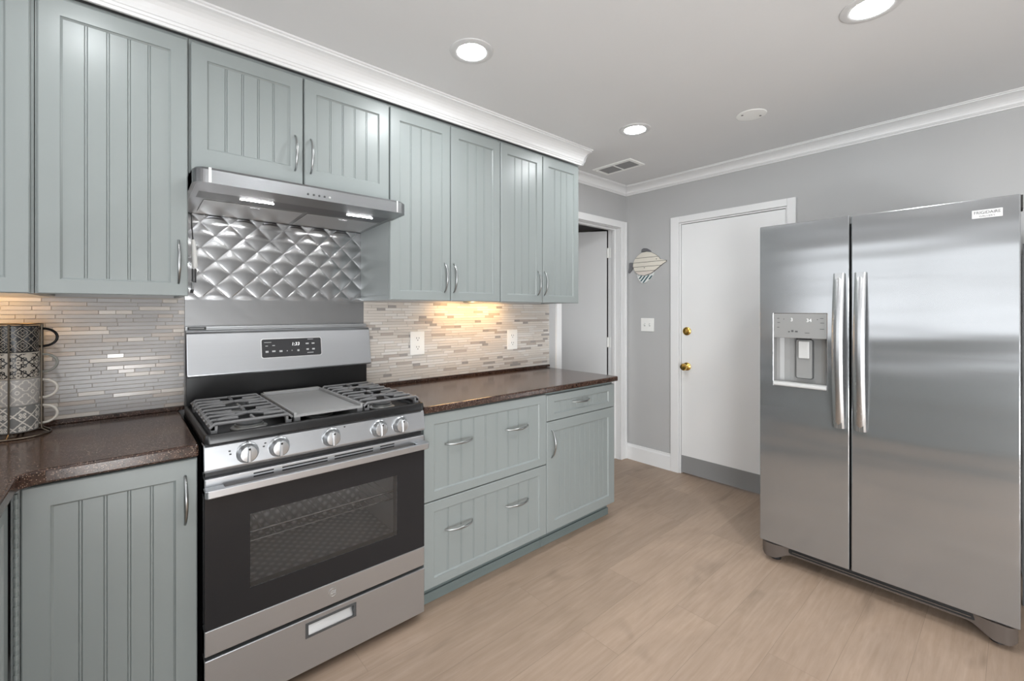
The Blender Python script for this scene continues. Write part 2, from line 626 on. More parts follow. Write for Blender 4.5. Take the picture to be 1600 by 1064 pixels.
for a in (SIDE[0], SIDE[1] - 0.05):
    mb.box(XL - 0.08, XL - 0.03, a, a + 0.05, SIDE[2], SIDE[3])
for a in (SIDE[2], SIDE[3] - 0.05):
    mb.box(XL - 0.08, XL - 0.03, SIDE[0] + 0.05, SIDE[1] - 0.05, a, a + 0.05)
struct(mb.build('window_3', M['trim']))
# hall beyond the doorway
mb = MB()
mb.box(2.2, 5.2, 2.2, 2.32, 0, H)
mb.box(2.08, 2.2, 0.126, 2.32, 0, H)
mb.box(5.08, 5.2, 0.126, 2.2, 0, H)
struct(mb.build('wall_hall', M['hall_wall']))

# crown mouldings: profile (out from wall, up from bottom), swept with end cuts
def crown_profile(p, d):
    pts = [(0.0, 0.0), (0.010, 0.0), (0.012, 0.10 * d), (0.10 * p + 0.008, 0.12 * d), (0.14 * p + 0.008, 0.20 * d)]
    for k in range(7):                       # cove
        t = k / 6
        a = t * PI / 2
        pts.append((0.16 * p + 0.010 + (0.66 * p) * (1 - math.cos(a)), 0.22 * d + 0.60 * d * math.sin(a)))
    pts += [(0.88 * p, 0.84 * d), (0.90 * p, 0.90 * d), (p, 0.92 * d), (p, d - 0.0005), (0.0, d - 0.0005)]
    return pts
def crown(name, wall, a0, a1, p, d, off, m0=0.0, m1=0.0):
    """wall 'back' runs along x at y=off, 'right' runs along y at x=off; mitre shifts the end by m*out"""
    mb = MB()
    pr = crown_profile(p, d)
    A, B = [], []
    z0 = H - d
    for u, v in pr:
        if wall == 'back':
            A.append(mb.p(a0 + m0 * u, off - u, z0 + v))
            B.append(mb.p(a1 + m1 * u, off - u, z0 + v))
        else:
            A.append(mb.p(off - u, a0 + m0 * u, z0 + v))
            B.append(mb.p(off - u, a1 + m1 * u, z0 + v))
    n = len(pr)
    for k in range(n):
        mb.face([A[k], A[(k + 1) % n], B[(k + 1) % n], B[k]])
    mb.face(A[::-1])
    mb.face(B)
    return struct(mb.build(name, M['trim']))
YU = -0.335                                   # front of the upper boxes
crown('trim_1', 'back', XL + 0.001, 2.575, 0.085, 0.099, YU - 0.012, 0, 0.45)
mb = MB()                                     # return of the crown at the cabinet end
pr = crown_profile(0.040, 0.099)
A, B = [], []
for u, v in pr:
    A.append(mb.p(2.575 + u, YU - 0.012 - u * 2.1, H - 0.099 + v))
    B.append(mb.p(2.575 + u, -0.001, H - 0.099 + v))
n = len(pr)
for k in range(n):
    mb.face([A[k], A[(k + 1) % n], B[(k + 1) % n], B[k]])
mb.face(B)
struct(mb.build('trim_2', M['trim']))
crown('trim_3', 'back', 2.617, XB - 0.001, 0.085, 0.063, 0.0, 0, -1.35)
crown('trim_4', 'right', YF + 0.001, -0.001, 0.115, 0.063, XB, 0, -0.74)

# door casings
def casing_y(name, x0, x1, z0, z1, y=0.0):
    mb = MB()
    mb.box(x0, x1, y - 0.016, y - 0.0005, z0, z1)
    return mb
mb = MB()                                     # doorway casing in the back wall
t = 0.016
mb.box(DW[0] - 0.062, DW[0], -t, -0.0005, 0, DW[2] + 0.058)
mb.box(DW[0] - 0.062, DW[0] - 0.045, -t - 0.006, -t, 0, DW[2] + 0.058)
mb.box(DW[1], DW[1] + 0.083, -t, -0.0005, 0, DW[2] + 0.058)
mb.box(DW[1] + 0.060, DW[1] + 0.083, -t - 0.006, -t, 0, DW[2] + 0.058)
mb.box(DW[0], DW[1], -t, -0.0005, DW[2], DW[2] + 0.058)
struct(mb.build('trim_5', M['trim'], bevel=0.003))
mb = MB()                                     # jambs and stops of that doorway
mb.box(DW[0], DW[0] + 0.004, -0.0005, 0.126, 0, DW[2])
mb.box(DW[1] - 0.004, DW[1], -0.0005, 0.126, 0, DW[2])
mb.box(DW[0] + 0.004, DW[1] - 0.004, -0.0005, 0.126, DW[2] - 0.004, DW[2])
mb.box(DW[1] - 0.016, DW[1] - 0.004, 0.045, 0.075, 0, DW[2] - 0.004)
mb.box(DW[0] + 0.004, DW[0] + 0.016, 0.045, 0.075, 0, DW[2] - 0.004)
mb.box(DW[0] + 0.016, DW[1] - 0.016, 0.045, 0.075, DW[2] - 0.016, DW[2] - 0.004)
struct(mb.build('trim_6', M['trim'], bevel=0.002))
mb = MB()                                     # casing of the white door
t = 0.018
mb.box(XB - t, XB - 0.0005, D1[1], D1[1] + 0.071, 0, D1[2] + 0.052)
mb.box(XB - t, XB - 0.0005, D1[0] - 0.052, D1[0], 0, D1[2] + 0.052)
mb.box(XB - t, XB - 0.0005, D1[0], D1[1], D1[2], D1[2] + 0.052)
struct(mb.build('trim_7', M['trim'], bevel=0.003))
mb = MB()                                     # its jambs
mb.box(XB - 0.004, XB + 0.11, D1[1] - 0.012, D1[1] - 0.0005, 0, D1[2] - 0.0005)
mb.box(XB - 0.004, XB + 0.11, D1[0] + 0.0005, D1[0] + 0.012, 0, D1[2] - 0.0005)
mb.box(XB - 0.004, XB + 0.11, D1[0] + 0.012, D1[1] - 0.012, D1[2] - 0.012, D1[2] - 0.0005)
struct(mb.build('trim_8', M['trim'], bevel=0.002))
mb = MB()                                     # baseboard right wall
mb.prism([(XB - 0.0005, 0), (XB - 0.016, 0), (XB - 0.016, 0.115), (XB - 0.010, 0.126), (XB - 0.008, 0.139), (XB - 0.0005, 0.139)], 'y', D1[1] + 0.0715, -0.001)
struct(mb.build('baseboard_right', M['trim']))
mb = MB()
mb.prism([(XB - 0.0005, 0), (XB - 0.016, 0), (XB - 0.016, 0.115), (XB - 0.010, 0.126), (XB - 0.008, 0.139), (XB - 0.0005, 0.139)], 'y', YF, D1[0] - 0.0525)
struct(mb.build('baseboard_far_right', M['trim']))

# white door with kick plate, deadbolt and knob
dl = struct(MB().box(XB + 0.004, XB + 0.044, D1[0] + 0.0135, D1[1] - 0.0155, 0.012, D1[2] - 0.016).build('door_1', M['door'], bevel=0.002))
MB().box(XB + 0.001, XB + 0.004, D1[0] + 0.016, D1[1] - 0.017, 0.014, 0.152).build('kick_plate', M['grey_paint'], dl)
MB().lathe([(0.034, 0.004), (0.033, -0.004), (0.026, -0.009), (0.018, -0.011)], (XB, -0.575, 1.172), 'x', 28).build('deadbolt', M['brass'], dl, smooth=True)
mb = MB().lathe([(0.033, 0.004), (0.032, -0.004), (0.022, -0.010), (0.012, -0.014), (0.011, -0.030), (0.018, -0.036), (0.027, -0.046), (0.029, -0.056), (0.024, -0.066), (0.012, -0.069)], (XB, -0.575, 0.884), 'x', 28)
mb.build('door_knob', M['brass'], dl, smooth=True)
MB().box(XB - 0.003, XB - 0.0022, D1[1] - 0.011, D1[1] - 0.001, 0.857, 0.907).build('strike_plate', mat('strike_bronze', '5b4327', 0.4, metal=1.0), dl)

# hall door, ajar
hx, hy, ang = DW[1] - 0.006, 0.130, math.radians(55)
ux, uy = -math.cos(ang), math.sin(ang)
nx, ny = uy, -ux
nx, ny = -uy, ux
if ny > 0:
    nx, ny = -nx, -ny
def door_pt(u, v, z):
    return (hx + ux * u - nx * v, hy + uy * u - ny * v, z)
mb = MB()
mb.T = door_pt
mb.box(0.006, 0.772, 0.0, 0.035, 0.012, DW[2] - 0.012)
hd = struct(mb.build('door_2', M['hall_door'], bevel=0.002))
for z in (1.87, 1.05, 0.24):
    mb = MB()
    mb.tube([(hx - 0.006, hy - 0.004, z - 0.045), (hx - 0.006, hy - 0.004, z + 0.045)], 0.0055, 10)
    mb.box(hx - 0.002, hx + 0.001, hy - 0.035, hy - 0.004, z - 0.045, z + 0.045)
    mb.build('hinge', M['white_plastic'], hd)

# ------------------------------------------------------------------ recessed lights, vent, cover plate
def can_light(x, y, label, lens='lamp'):
    t = thing('recessed_light', label, 'ceiling light', (x, y, H), 'recessed ceiling lights')
    MB().lathe([(0.093, -0.0005), (0.092, -0.004), (0.075, -0.009), (0.062, -0.006), (0.059, -0.002), (0.059, -0.0005)], (x, y, H), 'z', 48, cap=False).build('trim_ring', M['ceil_ring'], t, smooth=True)
    MB().lathe([(0.0585, -0.0032), (0.0585, -0.0008)], (x, y, H), 'z', 40).build('lens', M[lens], t)
    return t
M['ceil_ring'] = mat('light_trim_grey', 'cfcfcf', 0.4)
can_light(1.291, -0.811, 'round recessed ceiling light nearest the cabinets, above the cooker')
can_light(2.531, -0.810, 'smallest round recessed ceiling light, near the air vent')
can_light(2.227, -1.986, 'round recessed ceiling light cut off by the top edge of the photo')
can_light(0.055, -0.811, 'round recessed ceiling light out of frame above the left worktop', 'lamp_dim')
can_light(0.98, -1.986, 'round recessed ceiling light out of frame above the photographer')
can_light(2.2, -3.16, 'round recessed ceiling light out of frame behind the refrigerator side', 'lamp_dim')  # unseen row added to put more light on floor and ceiling
can_light(0.98, -3.16, 'round recessed ceiling light out of frame behind the photographer')  # also part of the added row

t = thing('air_vent', 'white rectangular ceiling air vent with two dark louvred openings', 'vent', (3.0425, -0.335, H))
mb = MB()
x0, x1, y0, y1 = 2.945, 3.140, -0.505, -0.165
mid = (y0 + y1) / 2
for a, b, c, d in ((x0, x0 + 0.035, y0, y1), (x1 - 0.025, x1, y0, y1), (x0 + 0.035, x1 - 0.025, y0, y0 + 0.028), (x0 + 0.035, x1 - 0.025, y1 - 0.028, y1), (x0 + 0.035, x1 - 0.025, mid - 0.006, mid + 0.006)):
    mb.box(a, b, c, d, H - 0.010, H - 0.0005)
mb.build('frame', M['white_plastic'], t, bevel=0.002)
MB().box(x0 + 0.035, x1 - 0.025, y0 + 0.028, y1 - 0.028, H - 0.0015, H - 0.0006).build('backing', M['dark_slot'], t)
for (c, d) in ((y0 + 0.028, mid - 0.006), (mid + 0.006, y1 - 0.028)):
    for k in range(9):
        x = x0 + 0.043 + k * 0.0142
        MB().quad((x, c, H - 0.002), (x + 0.008, c, H - 0.009), (x + 0.008, d, H - 0.009), (x, d, H - 0.002)).build('louvre', M['lav'], t)
MB().box(2.955, 2.960, -0.2, -0.197, H - 0.026, H - 0.010).build('lever', M['white_plastic'], t)

t = thing('ceiling_cover_plate', 'round white blank cover plate with two screws on the ceiling', 'cover plate', (2.852, -1.353, H))
MB().lathe([(0.077, -0.0005), (0.077, -0.002), (0.074, -0.0045), (0.05, -0.005)], (2.852, -1.353, H), 'z', 40).build('plate', M['white_plastic'], t, smooth=True)
for s in (-1, 1):
    MB().lathe([(0.006, -0.005), (0.006, -0.0062)], (2.852 - s * 0.04, -1.353 - s * -0.033, H), 'z', 12).build('screw', M['dark_grey'], t)

# ------------------------------------------------------------------ cabinet fronts
def front(mb, x0, x1, z0, z1, stile, rt, rb, pitch=0.054, th=0.020, rec=0.008):
    """beadboard panel front: local x across, z up, y = 0 is the face, +y goes into the cabinet"""
    px0, px1, pz0, pz1 = x0 + stile, x1 - stile, z0 + rb, z1 - rt
    e = 0.003
    bv = 0.006                                 # moulded inner edge
    O = [(x0 + e, z0 + e), (x1 - e, z0 + e), (x1 - e, z1 - e), (x0 + e, z1 - e)]
    OB = [(x0, z0), (x1, z0), (x1, z1), (x0, z1)]
    I = [(px0, pz0), (px1, pz0), (px1, pz1), (px0, pz1)]
    J = [(px0 + bv, pz0 + bv), (px1 - bv, pz0 + bv), (px1 - bv, pz1 - bv), (px0 + bv, pz1 - bv)]
    fo = [mb.p(x, 0, z) for x, z in O]
    fb = [mb.p(x, e, z) for x, z in OB]
    bk = [mb.p(x, th, z) for x, z in OB]
    fi = [mb.p(x, 0, z) for x, z in I]
    fm = [mb.p(x, 0.0035, z) for x, z in [(px0 + 0.001, pz0 + 0.001), (px1 - 0.001, pz0 + 0.001), (px1 - 0.001, pz1 - 0.001), (px0 + 0.001, pz1 - 0.001)]]
    fj = [mb.p(x, rec, z) for x, z in J]
    for k in range(4):
        q = (k + 1) % 4
        mb.face([fo[k], fo[q], fi[q], fi[k]])
        mb.face([fb[k], fb[q], fo[q], fo[k]])
        mb.face([bk[k], bk[q], fb[q], fb[k]])
        mb.face([fi[k], fi[q], fm[q], fm[k]])
        mb.face([fm[k], fm[q], fj[q], fj[k]])
    mb.face(bk[::-1])
    # grooved panel
    a0, a1, c0, c1 = px0 + bv, px1 - bv, pz0 + bv, pz1 - bv
    n = max(2, round((a1 - a0) / pitch))
    xs = [(a0, rec)]
    for k in range(1, n):
        c = a0 + (a1 - a0) * k / n
        g = 0.0014
        b = 0.0032
        xs += [(c - b - g, rec), (c - b, rec + 0.0028), (c - b + g, rec + 0.0004), (c + b - g, rec + 0.0004), (c + b, rec + 0.0028), (c + b + g, rec)]
    xs.append((a1, rec))
    lo = [mb.p(x, y, c0) for x, y in xs]
    hi = [mb.p(x, y, c1) for x, y in xs]
    for k in range(len(xs) - 1):
        mb.face([lo[k], lo[k + 1], hi[k + 1], hi[k]])
    return mb

def bow_handle(mb, a, b, out, fat=0.0062, thin=0.0036):
    """bow pull from a to b (points on the face), bulging along out"""
    A, B, O = Vector(a), Vector(b), Vector(out).normalized()
    pts, rs = [], []
    N = 18
    for k in range(N + 1):
        t = k / N
        h = 0.031 * (math.sin(PI * t) ** 0.62)
        pts.append(A.lerp(B, t) + O * (h + 0.001))
        rs.append(thin + (fat - thin) * math.sin(PI * t) ** 1.5)
    mb.tube(pts, rs, 10)
    return mb

def at_y(yf):
    return lambda x, y, z: (x, yf + y, z)

ZUB, ZUT = 1.3893, 2.3273

def upper_cabinet(label, x0, x1, z0, doors, cx0=None, cx1=None):
    """doors: list of (x0, x1, handle_x or None)"""
    t = thing('wall_cabinet', label, 'cabinet', ((x0 + x1) / 2, 0, z0), 'sage wall cabinets')
    MB().box((cx0 if cx0 is not None else x0) + 0.0008, (cx1 if cx1 is not None else x1) - 0.0008, YU + 0.006, -0.001, z0 + (0.024 if z0 < 1.6 else 0.002), 2.3455).build('body', M['cabinet'], t)
    if z0 < 1.6:
        for xa, xb in (((cx0 if cx0 is not None else x0) + 0.0008, x0 + 0.019), (x1 - 0.019, (cx1 if cx1 is not None else x1) - 0.0008)):
            MB().box(xa, xb, YU + 0.006, -0.001, z0 + 0.001, z0 + 0.0235).build('side_panel', M['cabinet'], t)
    for d in doors:
        mb = MB()
        mb.T = at_y(-0.35)
        front(mb, d[0] + 0.0022, d[1] - 0.0022, z0, ZUT, 0.050, 0.055, 0.046 if z0 < 1.6 else 0.095)
        dr = mb.build('door', M['cabinet'], t)
        if d[2] is not None:
            hz0, hz1 = (1.435, 1.590) if z0 < 1.6 else (1.925, 2.072)
            bow_handle(MB(), (d[2], -0.35, hz0), (d[2], -0.35, hz1), (0, -1, 0)).build('handle', M['nickel'], dr, smooth=True)
    return t
upper_cabinet('sage wall cabinet cut off by the left edge of the photo', -0.39, -0.047, ZUB, [(-0.39, -0.053, None)], -0.685, -0.0475)
upper_cabinet('tall single-door sage wall cabinet left of the range hood', -0.047, 0.3455, ZUB, [(-0.0415, 0.3445, 0.315)])
upper_cabinet('short two-door sage wall cabinet above the range hood', 0.3455, 1.1415, 1.845, [(0.350, 0.7445, 0.711), (0.7465, 1.1405, 0.774)])
upper_cabinet('two-door sage wall cabinet right of the range hood', 1.1425, 1.8460, ZUB, [(1.1425, 1.4945, 1.455), (1.4955, 1.8455, 1.513)])
upper_cabinet('two-door sage wall cabinet at the doorway end of the row', 1.8465, 2.560, ZUB, [(1.8475, 2.2010, 2.154), (2.2020, 2.5580, 2.213)], 1.8465, 2.574)

# ------------------------------------------------------------------ base cabinets
YB = -0.625
ZBB = 0.096
def base_box(t, x0, x1):
    MB().box(x0 + 0.001, x1 - 0.001, YB + 0.022, -0.002, 0.105, 0.8815).build('body', M['carcass'], t)
    mb = MB()
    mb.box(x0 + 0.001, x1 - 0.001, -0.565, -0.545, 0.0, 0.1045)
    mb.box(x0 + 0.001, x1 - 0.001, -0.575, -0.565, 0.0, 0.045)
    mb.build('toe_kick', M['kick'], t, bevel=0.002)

t = thing('drawer_cabinet', 'wide sage base cabinet with two deep drawers beside the cooker', 'cabinet', (1.552, -0.3, 0.0))
base_box(t, 1.166, 1.9495)
for z0, z1, hz in ((0.484, 0.872, 0.727), (ZBB, 0.4795, 0.335)):
    mb = MB()
    mb.T = at_y(YB)
    front(mb, 1.168, 1.9475, z0, z1, 0.052, 0.045, 0.040, 0.075)
    dr = mb.build('drawer', M['cabinet'], t)
    for a, b in ((1.277, 1.434), (1.645, 1.802)):
        bow_handle(MB(), (a, YB, hz), (b, YB, hz), (0, -1, 0)).build('handle', M['nickel'], dr, smooth=True)
t = thing('end_base_cabinet', 'narrow sage base cabinet with one drawer over a door, nearest the doorway', 'cabinet', (2.267, -0.3, 0.0))
base_box(t, 1.9500, 2.584)
mb = MB()
mb.T = at_y(YB)
front(mb, 1.9515, 2.583, 0.7185, 0.864, 0.058, 0.040, 0.036, 0.05)
dr = mb.build('drawer', M['cabinet'], t)
bow_handle(MB(), (2.167, YB, 0.802), (2.322, YB, 0.802), (0, -1, 0)).build('handle', M['nickel'], dr, smooth=True)
mb = MB()
mb.T = at_y(YB)
front(mb, 1.9515, 2.583, ZBB, 0.7145, 0.060, 0.056, 0.056, 0.045)
dr = mb.build('door', M['cabinet'], t)
bow_handle(MB(), (1.988, YB, 0.512), (1.988, YB, 0.668), (0, -1, 0)).build('handle', M['nickel'], dr, smooth=True)

t = thing('corner_base_cabinet', 'sage base cabinet with beadboard door left of the cooker', 'cabinet', (0.15, -0.3, 0.0))
MB().box(-0.055, 0.3425, YB + 0.022, -0.002, 0.105, 0.8735).build('body', M['carcass'], t)
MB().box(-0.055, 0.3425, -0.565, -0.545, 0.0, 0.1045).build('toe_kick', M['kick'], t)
mb = MB()
mb.T = at_y(YB)
front(mb, -0.042, 0.3415, ZBB, 0.866, 0.055, 0.058, 0.056, 0.055)
dr = mb.build('door', M['cabinet'], t)
bow_handle(MB(), (0.310, YB, 0.664), (0.310, YB, 0.816), (0, -1, 0)).build('handle', M['nickel'], dr, smooth=True)
MB().box(-0.0600, -0.0438, -0.6205, -0.6045, ZBB, 0.866).build('filler', M['cabinet'], t)
mb = MB()
z = ZBB + 0.01
k = 0
while z < 0.85:
    rr = 0.0052 if k % 2 else 0.0038
    mb.tube([(-0.0500, YB - 0.001, z), (-0.0500, YB - 0.001, z + 0.0125)], rr, 8, mi=k % 2)
    z += 0.0127
    k += 1
mb.build('piano_hinge', [M['carcass'], M['cabinet']], t)

XF = -0.062
t = thing('sink_base_cabinet', 'sage base cabinet along the left wall at the photo edge', 'cabinet', (-0.38, -1.6, 0.0))
MB().box(-0.688, XF - 0.022, -2.6, -0.628, 0.105, 0.8735).build('body', M['carcass'], t)
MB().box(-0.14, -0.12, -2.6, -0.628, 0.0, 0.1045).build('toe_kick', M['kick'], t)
ys = [-0.640, -1.09, -1.56, -2.03, -2.58]
for k in range(4):
    mb = MB()
    mb.T = lambda x, y, z: (XF - y, x, z)
    front(mb, ys[k + 1] + 0.002, ys[k] - 0.002, ZBB, 0.866, 0.055, 0.058, 0.056)
    dr = mb.build('door', M['cabinet'], t)
    yh = ys[k + 1] + 0.035 if k % 2 == 0 else ys[k] - 0.035
    bow_handle(MB(), (XF, yh, 0.664), (XF, yh, 0.816), (1, 0, 0)).build('handle', M['nickel'], dr, smooth=True)

# ------------------------------------------------------------------ worktops
def worktop(name, label, outline, z0, z1, loc, strips):
    t = thing(name, label, 'worktop', loc)
    mb = MB()
    mb.prism(outline, 'z', z0, z1)
    mb.build('slab', M['stone'], t, bevel=0.007, seg=3)
    for s in strips:
        MB().box(*s).build('upstand', M['stone'], t, bevel=0.002)
    return t
worktop('worktop', 'dark brown speckled stone worktop right of the cooker', [(1.1575, -0.645), (2.596, -0.645), (2.596, -0.0015), (1.1575, -0.0015)], 0.8825, 0.914, (1.88, -0.3, 0.8825),
        [(1.1575, 2.626, -0.014, -0.0015, 0.9142, 0.931)])
worktop('worktop', 'dark brown speckled stone worktop with the mug stack, left of the cooker',
        [(0.3435, -0.0015), (0.3435, -0.645), (0.006, -0.645), (-0.020, -0.652), (-0.037, -0.668), (-0.043, -0.69), (-0.043, -2.6), (-0.6885, -2.6), (-0.6885, -0.0015)],
        0.8745, 0.914, (0.0, -0.3, 0.8745),
        [(-0.6885, 0.3620, -0.014, -0.0015, 0.9142, 0.931)])

# ------------------------------------------------------------------ tiled backsplashes
def backsplash(label, x0, x1, z0, z1, seed):
    rnd = random.Random(seed)
    t = thing('tiled_backsplash', label, 'backsplash', ((x0 + x1) / 2, -0.004, z0), 'mosaic backsplashes')
    MB().box(x0, x1, -0.0045, -0.0008, z0, z1).build('grout_bed', M['grout'], t)
    mb = MB()
    pitch = 0.0156
    z = z0 + 0.001
    while z + pitch - 0.0014 < z1:
        x = x0 - rnd.random() * 0.12
        while x < x1:
            L = rnd.choice([0.05, 0.05, 0.075, 0.1, 0.1, 0.15, 0.15, 0.2])
            a, b = max(x0, x), min(x1, x + L - 0.0014)
            if b - a > 0.006:
                r = rnd.random()
                if seed == 2:
                    mi = 3 if (L < 0.06 and r < 0.36) else 4 if (L < 0.11 and r < 0.2) else 0 if r < 0.5 else 1 if r < 0.8 else 2
                else:
                    mi = 1 if (L < 0.06 and r < 0.14) else 5 if r < 0.70 else 2 if r < 0.84 else 4  # left mix mostly the darker tile, dimmer light painted in
                dy = rnd.uniform(-0.0004, 0.0004)
                tz = rnd.uniform(-0.00022, 0.00022)
                c = 0.0006
                yb, yf = -0.0045, -0.0075 + dy
                za, zb = z, z + pitch - 0.0014
                q = [mb.p(a, yb, za), mb.p(b, yb, za), mb.p(b, yb, zb), mb.p(a, yb, zb)]
                f = [mb.p(a + c, yf + tz, za + c), mb.p(b - c, yf + tz, za + c), mb.p(b - c, yf - tz, zb - c), mb.p(a + c, yf - tz, zb - c)]
                mb.face(f, mi)
                for k in range(4):
                    mb.face([q[k], q[(k + 1) % 4], f[(k + 1) % 4], f[k]], mi)
            x += L
        z += pitch
    mb.build('tiles', TILES, t, recalc=True)
    return t
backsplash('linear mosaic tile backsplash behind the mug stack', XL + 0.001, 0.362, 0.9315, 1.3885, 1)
backsplash('linear mosaic tile backsplash with the two outlets, under the right wall cabinets', 1.1585, 2.624, 0.9315, 1.3885, 2)

# under-cabinet lights
def under_light(x0, x1, y, label):
    t = thing('under_cabinet_light', label, 'light', ((x0 + x1) / 2, y, 1.4128), 'warm under-cabinet lights')
    MB().box(x0, x1, y - 0.018, y + 0.018, 1.4035, 1.4128).build('housing', M['white_plastic'], t)
    MB().box(x0 + 0.008, x1 - 0.008, y - 0.012, y + 0.012, 1.4008, 1.4034).build('diffuser', M['warm'], t)
under_light(1.62, 2.12, -0.10, 'slim warm light strip under the right wall cabinets')
under_light(-0.36, -0.11, -0.13, 'slim warm light strip under the leftmost wall cabinet above the mugs')

# ------------------------------------------------------------------ outlets and switch
def outlet(x, z, label):
    t = thing('outlet', label, 'outlet', (x, -0.008, z), 'white wall outlets')
    MB().prism(rrect(x - 0.047, x + 0.047, z - 0.069, z + 0.069, 0.004), 'y', -0.014, -0.0082).build('cover', M['white_plastic'], t, bevel=0.002)
    for dz in (0.026, -0.026):
        MB().prism(rrect(x - 0.020, x + 0.020, z + dz - 0.019, z + dz + 0.019, 0.012), 'y', -0.0158, -0.0142).build('socket', M['white_plastic'], t)
        mb = MB()
        mb.box(x - 0.0095, x - 0.0065, -0.0162, -0.0159, z + dz - 0.001, z + dz + 0.009)
        mb.box(x + 0.0065, x + 0.0095, -0.0162, -0.0159, z + dz - 0.001, z + dz + 0.008)
        mb.prism(rrect(x - 0.003, x + 0.003, z + dz - 0.012, z + dz - 0.006, 0.0029), 'y', -0.0162, -0.0159)
        mb.build('slots', M['dark_slot'], t)
    return t
outlet(1.487, 1.146, 'white duplex outlet on the tiles nearer the cooker')
outlet(2.242, 1.136, 'white duplex outlet on the tiles nearer the doorway')
t = thing('light_switch', 'white double light switch below the wooden fish', 'switch', (XB, -0.2195, 1.216))
mb = MB()
mb.prism(rrect(-0.282, -0.157, 1.159, 1.274, 0.004), 'x', XB - 0.0065, XB - 0.0006)
mb.build('cover', M['white_plastic'], t, bevel=0.002)
for y in (-0.243, -0.196):
    MB().box(XB - 0.0078, XB - 0.0066, y - 0.006, y + 0.006, 1.202, 1.230).build('slot', M['print_grey'], t)
    MB().prism([(XB - 0.0079, 1.212), (XB - 0.018, 1.222), (XB - 0.018, 1.226), (XB - 0.0079, 1.224)], 'y', y - 0.004, y + 0.004).build('toggle', M['white_plastic'], t)

# ------------------------------------------------------------------ wooden fish
t = thing('wooden_fish', 'striped whitewashed wooden fish hanging on the grey wall', 'wall decoration', (XB, -0.22, 1.73))
# photo-plane outline: y from -0.04 (tail) to -0.40 (nose)
def fy(u):               # u 0 tail side .. 1 nose
    return -0.03 - 0.372 * u
def fz(v):               # v 0 bottom .. 1 top
    return 1.572 + 0.318 * v
body = [(0.15, 0.62), (0.20, 0.73), (0.28, 0.82), (0.38, 0.875), (0.50, 0.89), (0.62, 0.86), (0.72, 0.80), (0.80, 0.73), (0.85, 0.655), (0.99, 0.615), (1.0, 0.585), (0.92, 0.53), (0.80, 0.435), (0.70, 0.355), (0.60, 0.285), (0.45, 0.245), (0.30, 0.275), (0.22, 0.33), (0.17, 0.42), (0.14, 0.52)]
def clip_band(poly, v0, v1):
    def clip(p, lim, keep_above):
        out = []
        for k in range(len(p)):
            a, b = p[k], p[(k + 1) % len(p)]
            ia = a[1] >= lim if keep_above else a[1] <= lim
            ib = b[1] >= lim if keep_above else b[1] <= lim
            if ia:
                out.append(a)
            if ia != ib:
                q = (lim - a[1]) / (b[1] - a[1])
                out.append((a[0] + q * (b[0] - a[0]), lim))
        return out
    return clip(clip(poly, v0, True), v1, False)
bands = [0.24, 0.365, 0.49, 0.61, 0.735, 0.90]
for k in range(5):
    pl = clip_band(body, bands[k] + 0.006, bands[k + 1] - 0.006)
    MB().prism([(fy(u), fz(v)) for u, v in pl], 'x', XB - 0.016, XB - 0.004).build('plank', [M['fish_pink'] if k == 0 else M['fish_wood']], t, bevel=0.001)
MB().prism([(fy(u), fz(v)) for u, v in body], 'x', XB - 0.0145, XB - 0.0008).build('backing', M['fish_edge'], t)
fin = [(0.36, 0.895), (0.37, 0.97), (0.42, 1.0), (0.50, 0.985), (0.57, 0.94), (0.62, 0.885), (0.50, 0.905)]
MB().prism([(fy(u), fz(v)) for u, v in fin], 'x', XB - 0.012, XB - 0.001).build('dorsal_fin', M['fish_grey'], t)
tail = [(0.135, 0.62), (0.07, 0.63), (0.03, 0.62), (0.03, 0.52), (0.0, 0.35), (0.03, 0.335), (0.10, 0.41), (0.13, 0.45), (0.132, 0.52)]
MB().prism([(fy(u), fz(v)) for u, v in tail], 'x', XB - 0.012, XB - 0.001).build('tail', M['fish_grey'], t)
belly = [(0.24, 0.30), (0.30, 0.255), (0.45, 0.228), (0.60, 0.262), (0.70, 0.32), (0.66, 0.22), (0.58, 0.12), (0.47, 0.045), (0.38, 0.03), (0.31, 0.10), (0.26, 0.20)]
mb = MB()
mb.prism([(fy(u), fz(v)) for u, v in belly], 'x', XB - 0.012, XB - 0.001)
bf = mb.build('belly_fin', M['fish_white'], t)
cz = sum(v for u, v in belly) / len(belly)
mb = MB()
def inside(u, v, poly):
    c = False
    for k in range(len(poly)):
        (x1_, y1_), (x2_, y2_) = poly[k], poly[k - 1]
        if (y1_ > v) != (y2_ > v) and u < (x2_ - x1_) * (v - y1_) / (y2_ - y1_) + x1_:
            c = not c
    return c
for k in range(7):                          # slanted painted stripes
    u0 = 0.08 + k * 0.092
    pts = []
    for j in range(41):
        v = j / 40 * 0.34
        u = u0 + v * 0.75
        if inside(u, v, belly) and inside(u + 0.042, v, belly):
            pts.append((u, v))
    if len(pts) > 1:
        a, b = pts[0], pts[-1]
        mb.prism([(fy(a[0]), fz(a[1])), (fy(a[0] + 0.042), fz(a[1])), (fy(b[0] + 0.042), fz(b[1])), (fy(b[0]), fz(b[1]))], 'x', XB - 0.0126, XB - 0.0121)
mb.build('stripes', M['fish_teal'], bf)
for u, v in ((0.76, 0.665), (0.45, 0.455)):
    MB().lathe([(0.004, -0.0005), (0.004, 0.001)], (XB - 0.017, fy(u), fz(v)), 'x', 12).build('nail', M['print_dark'], t)

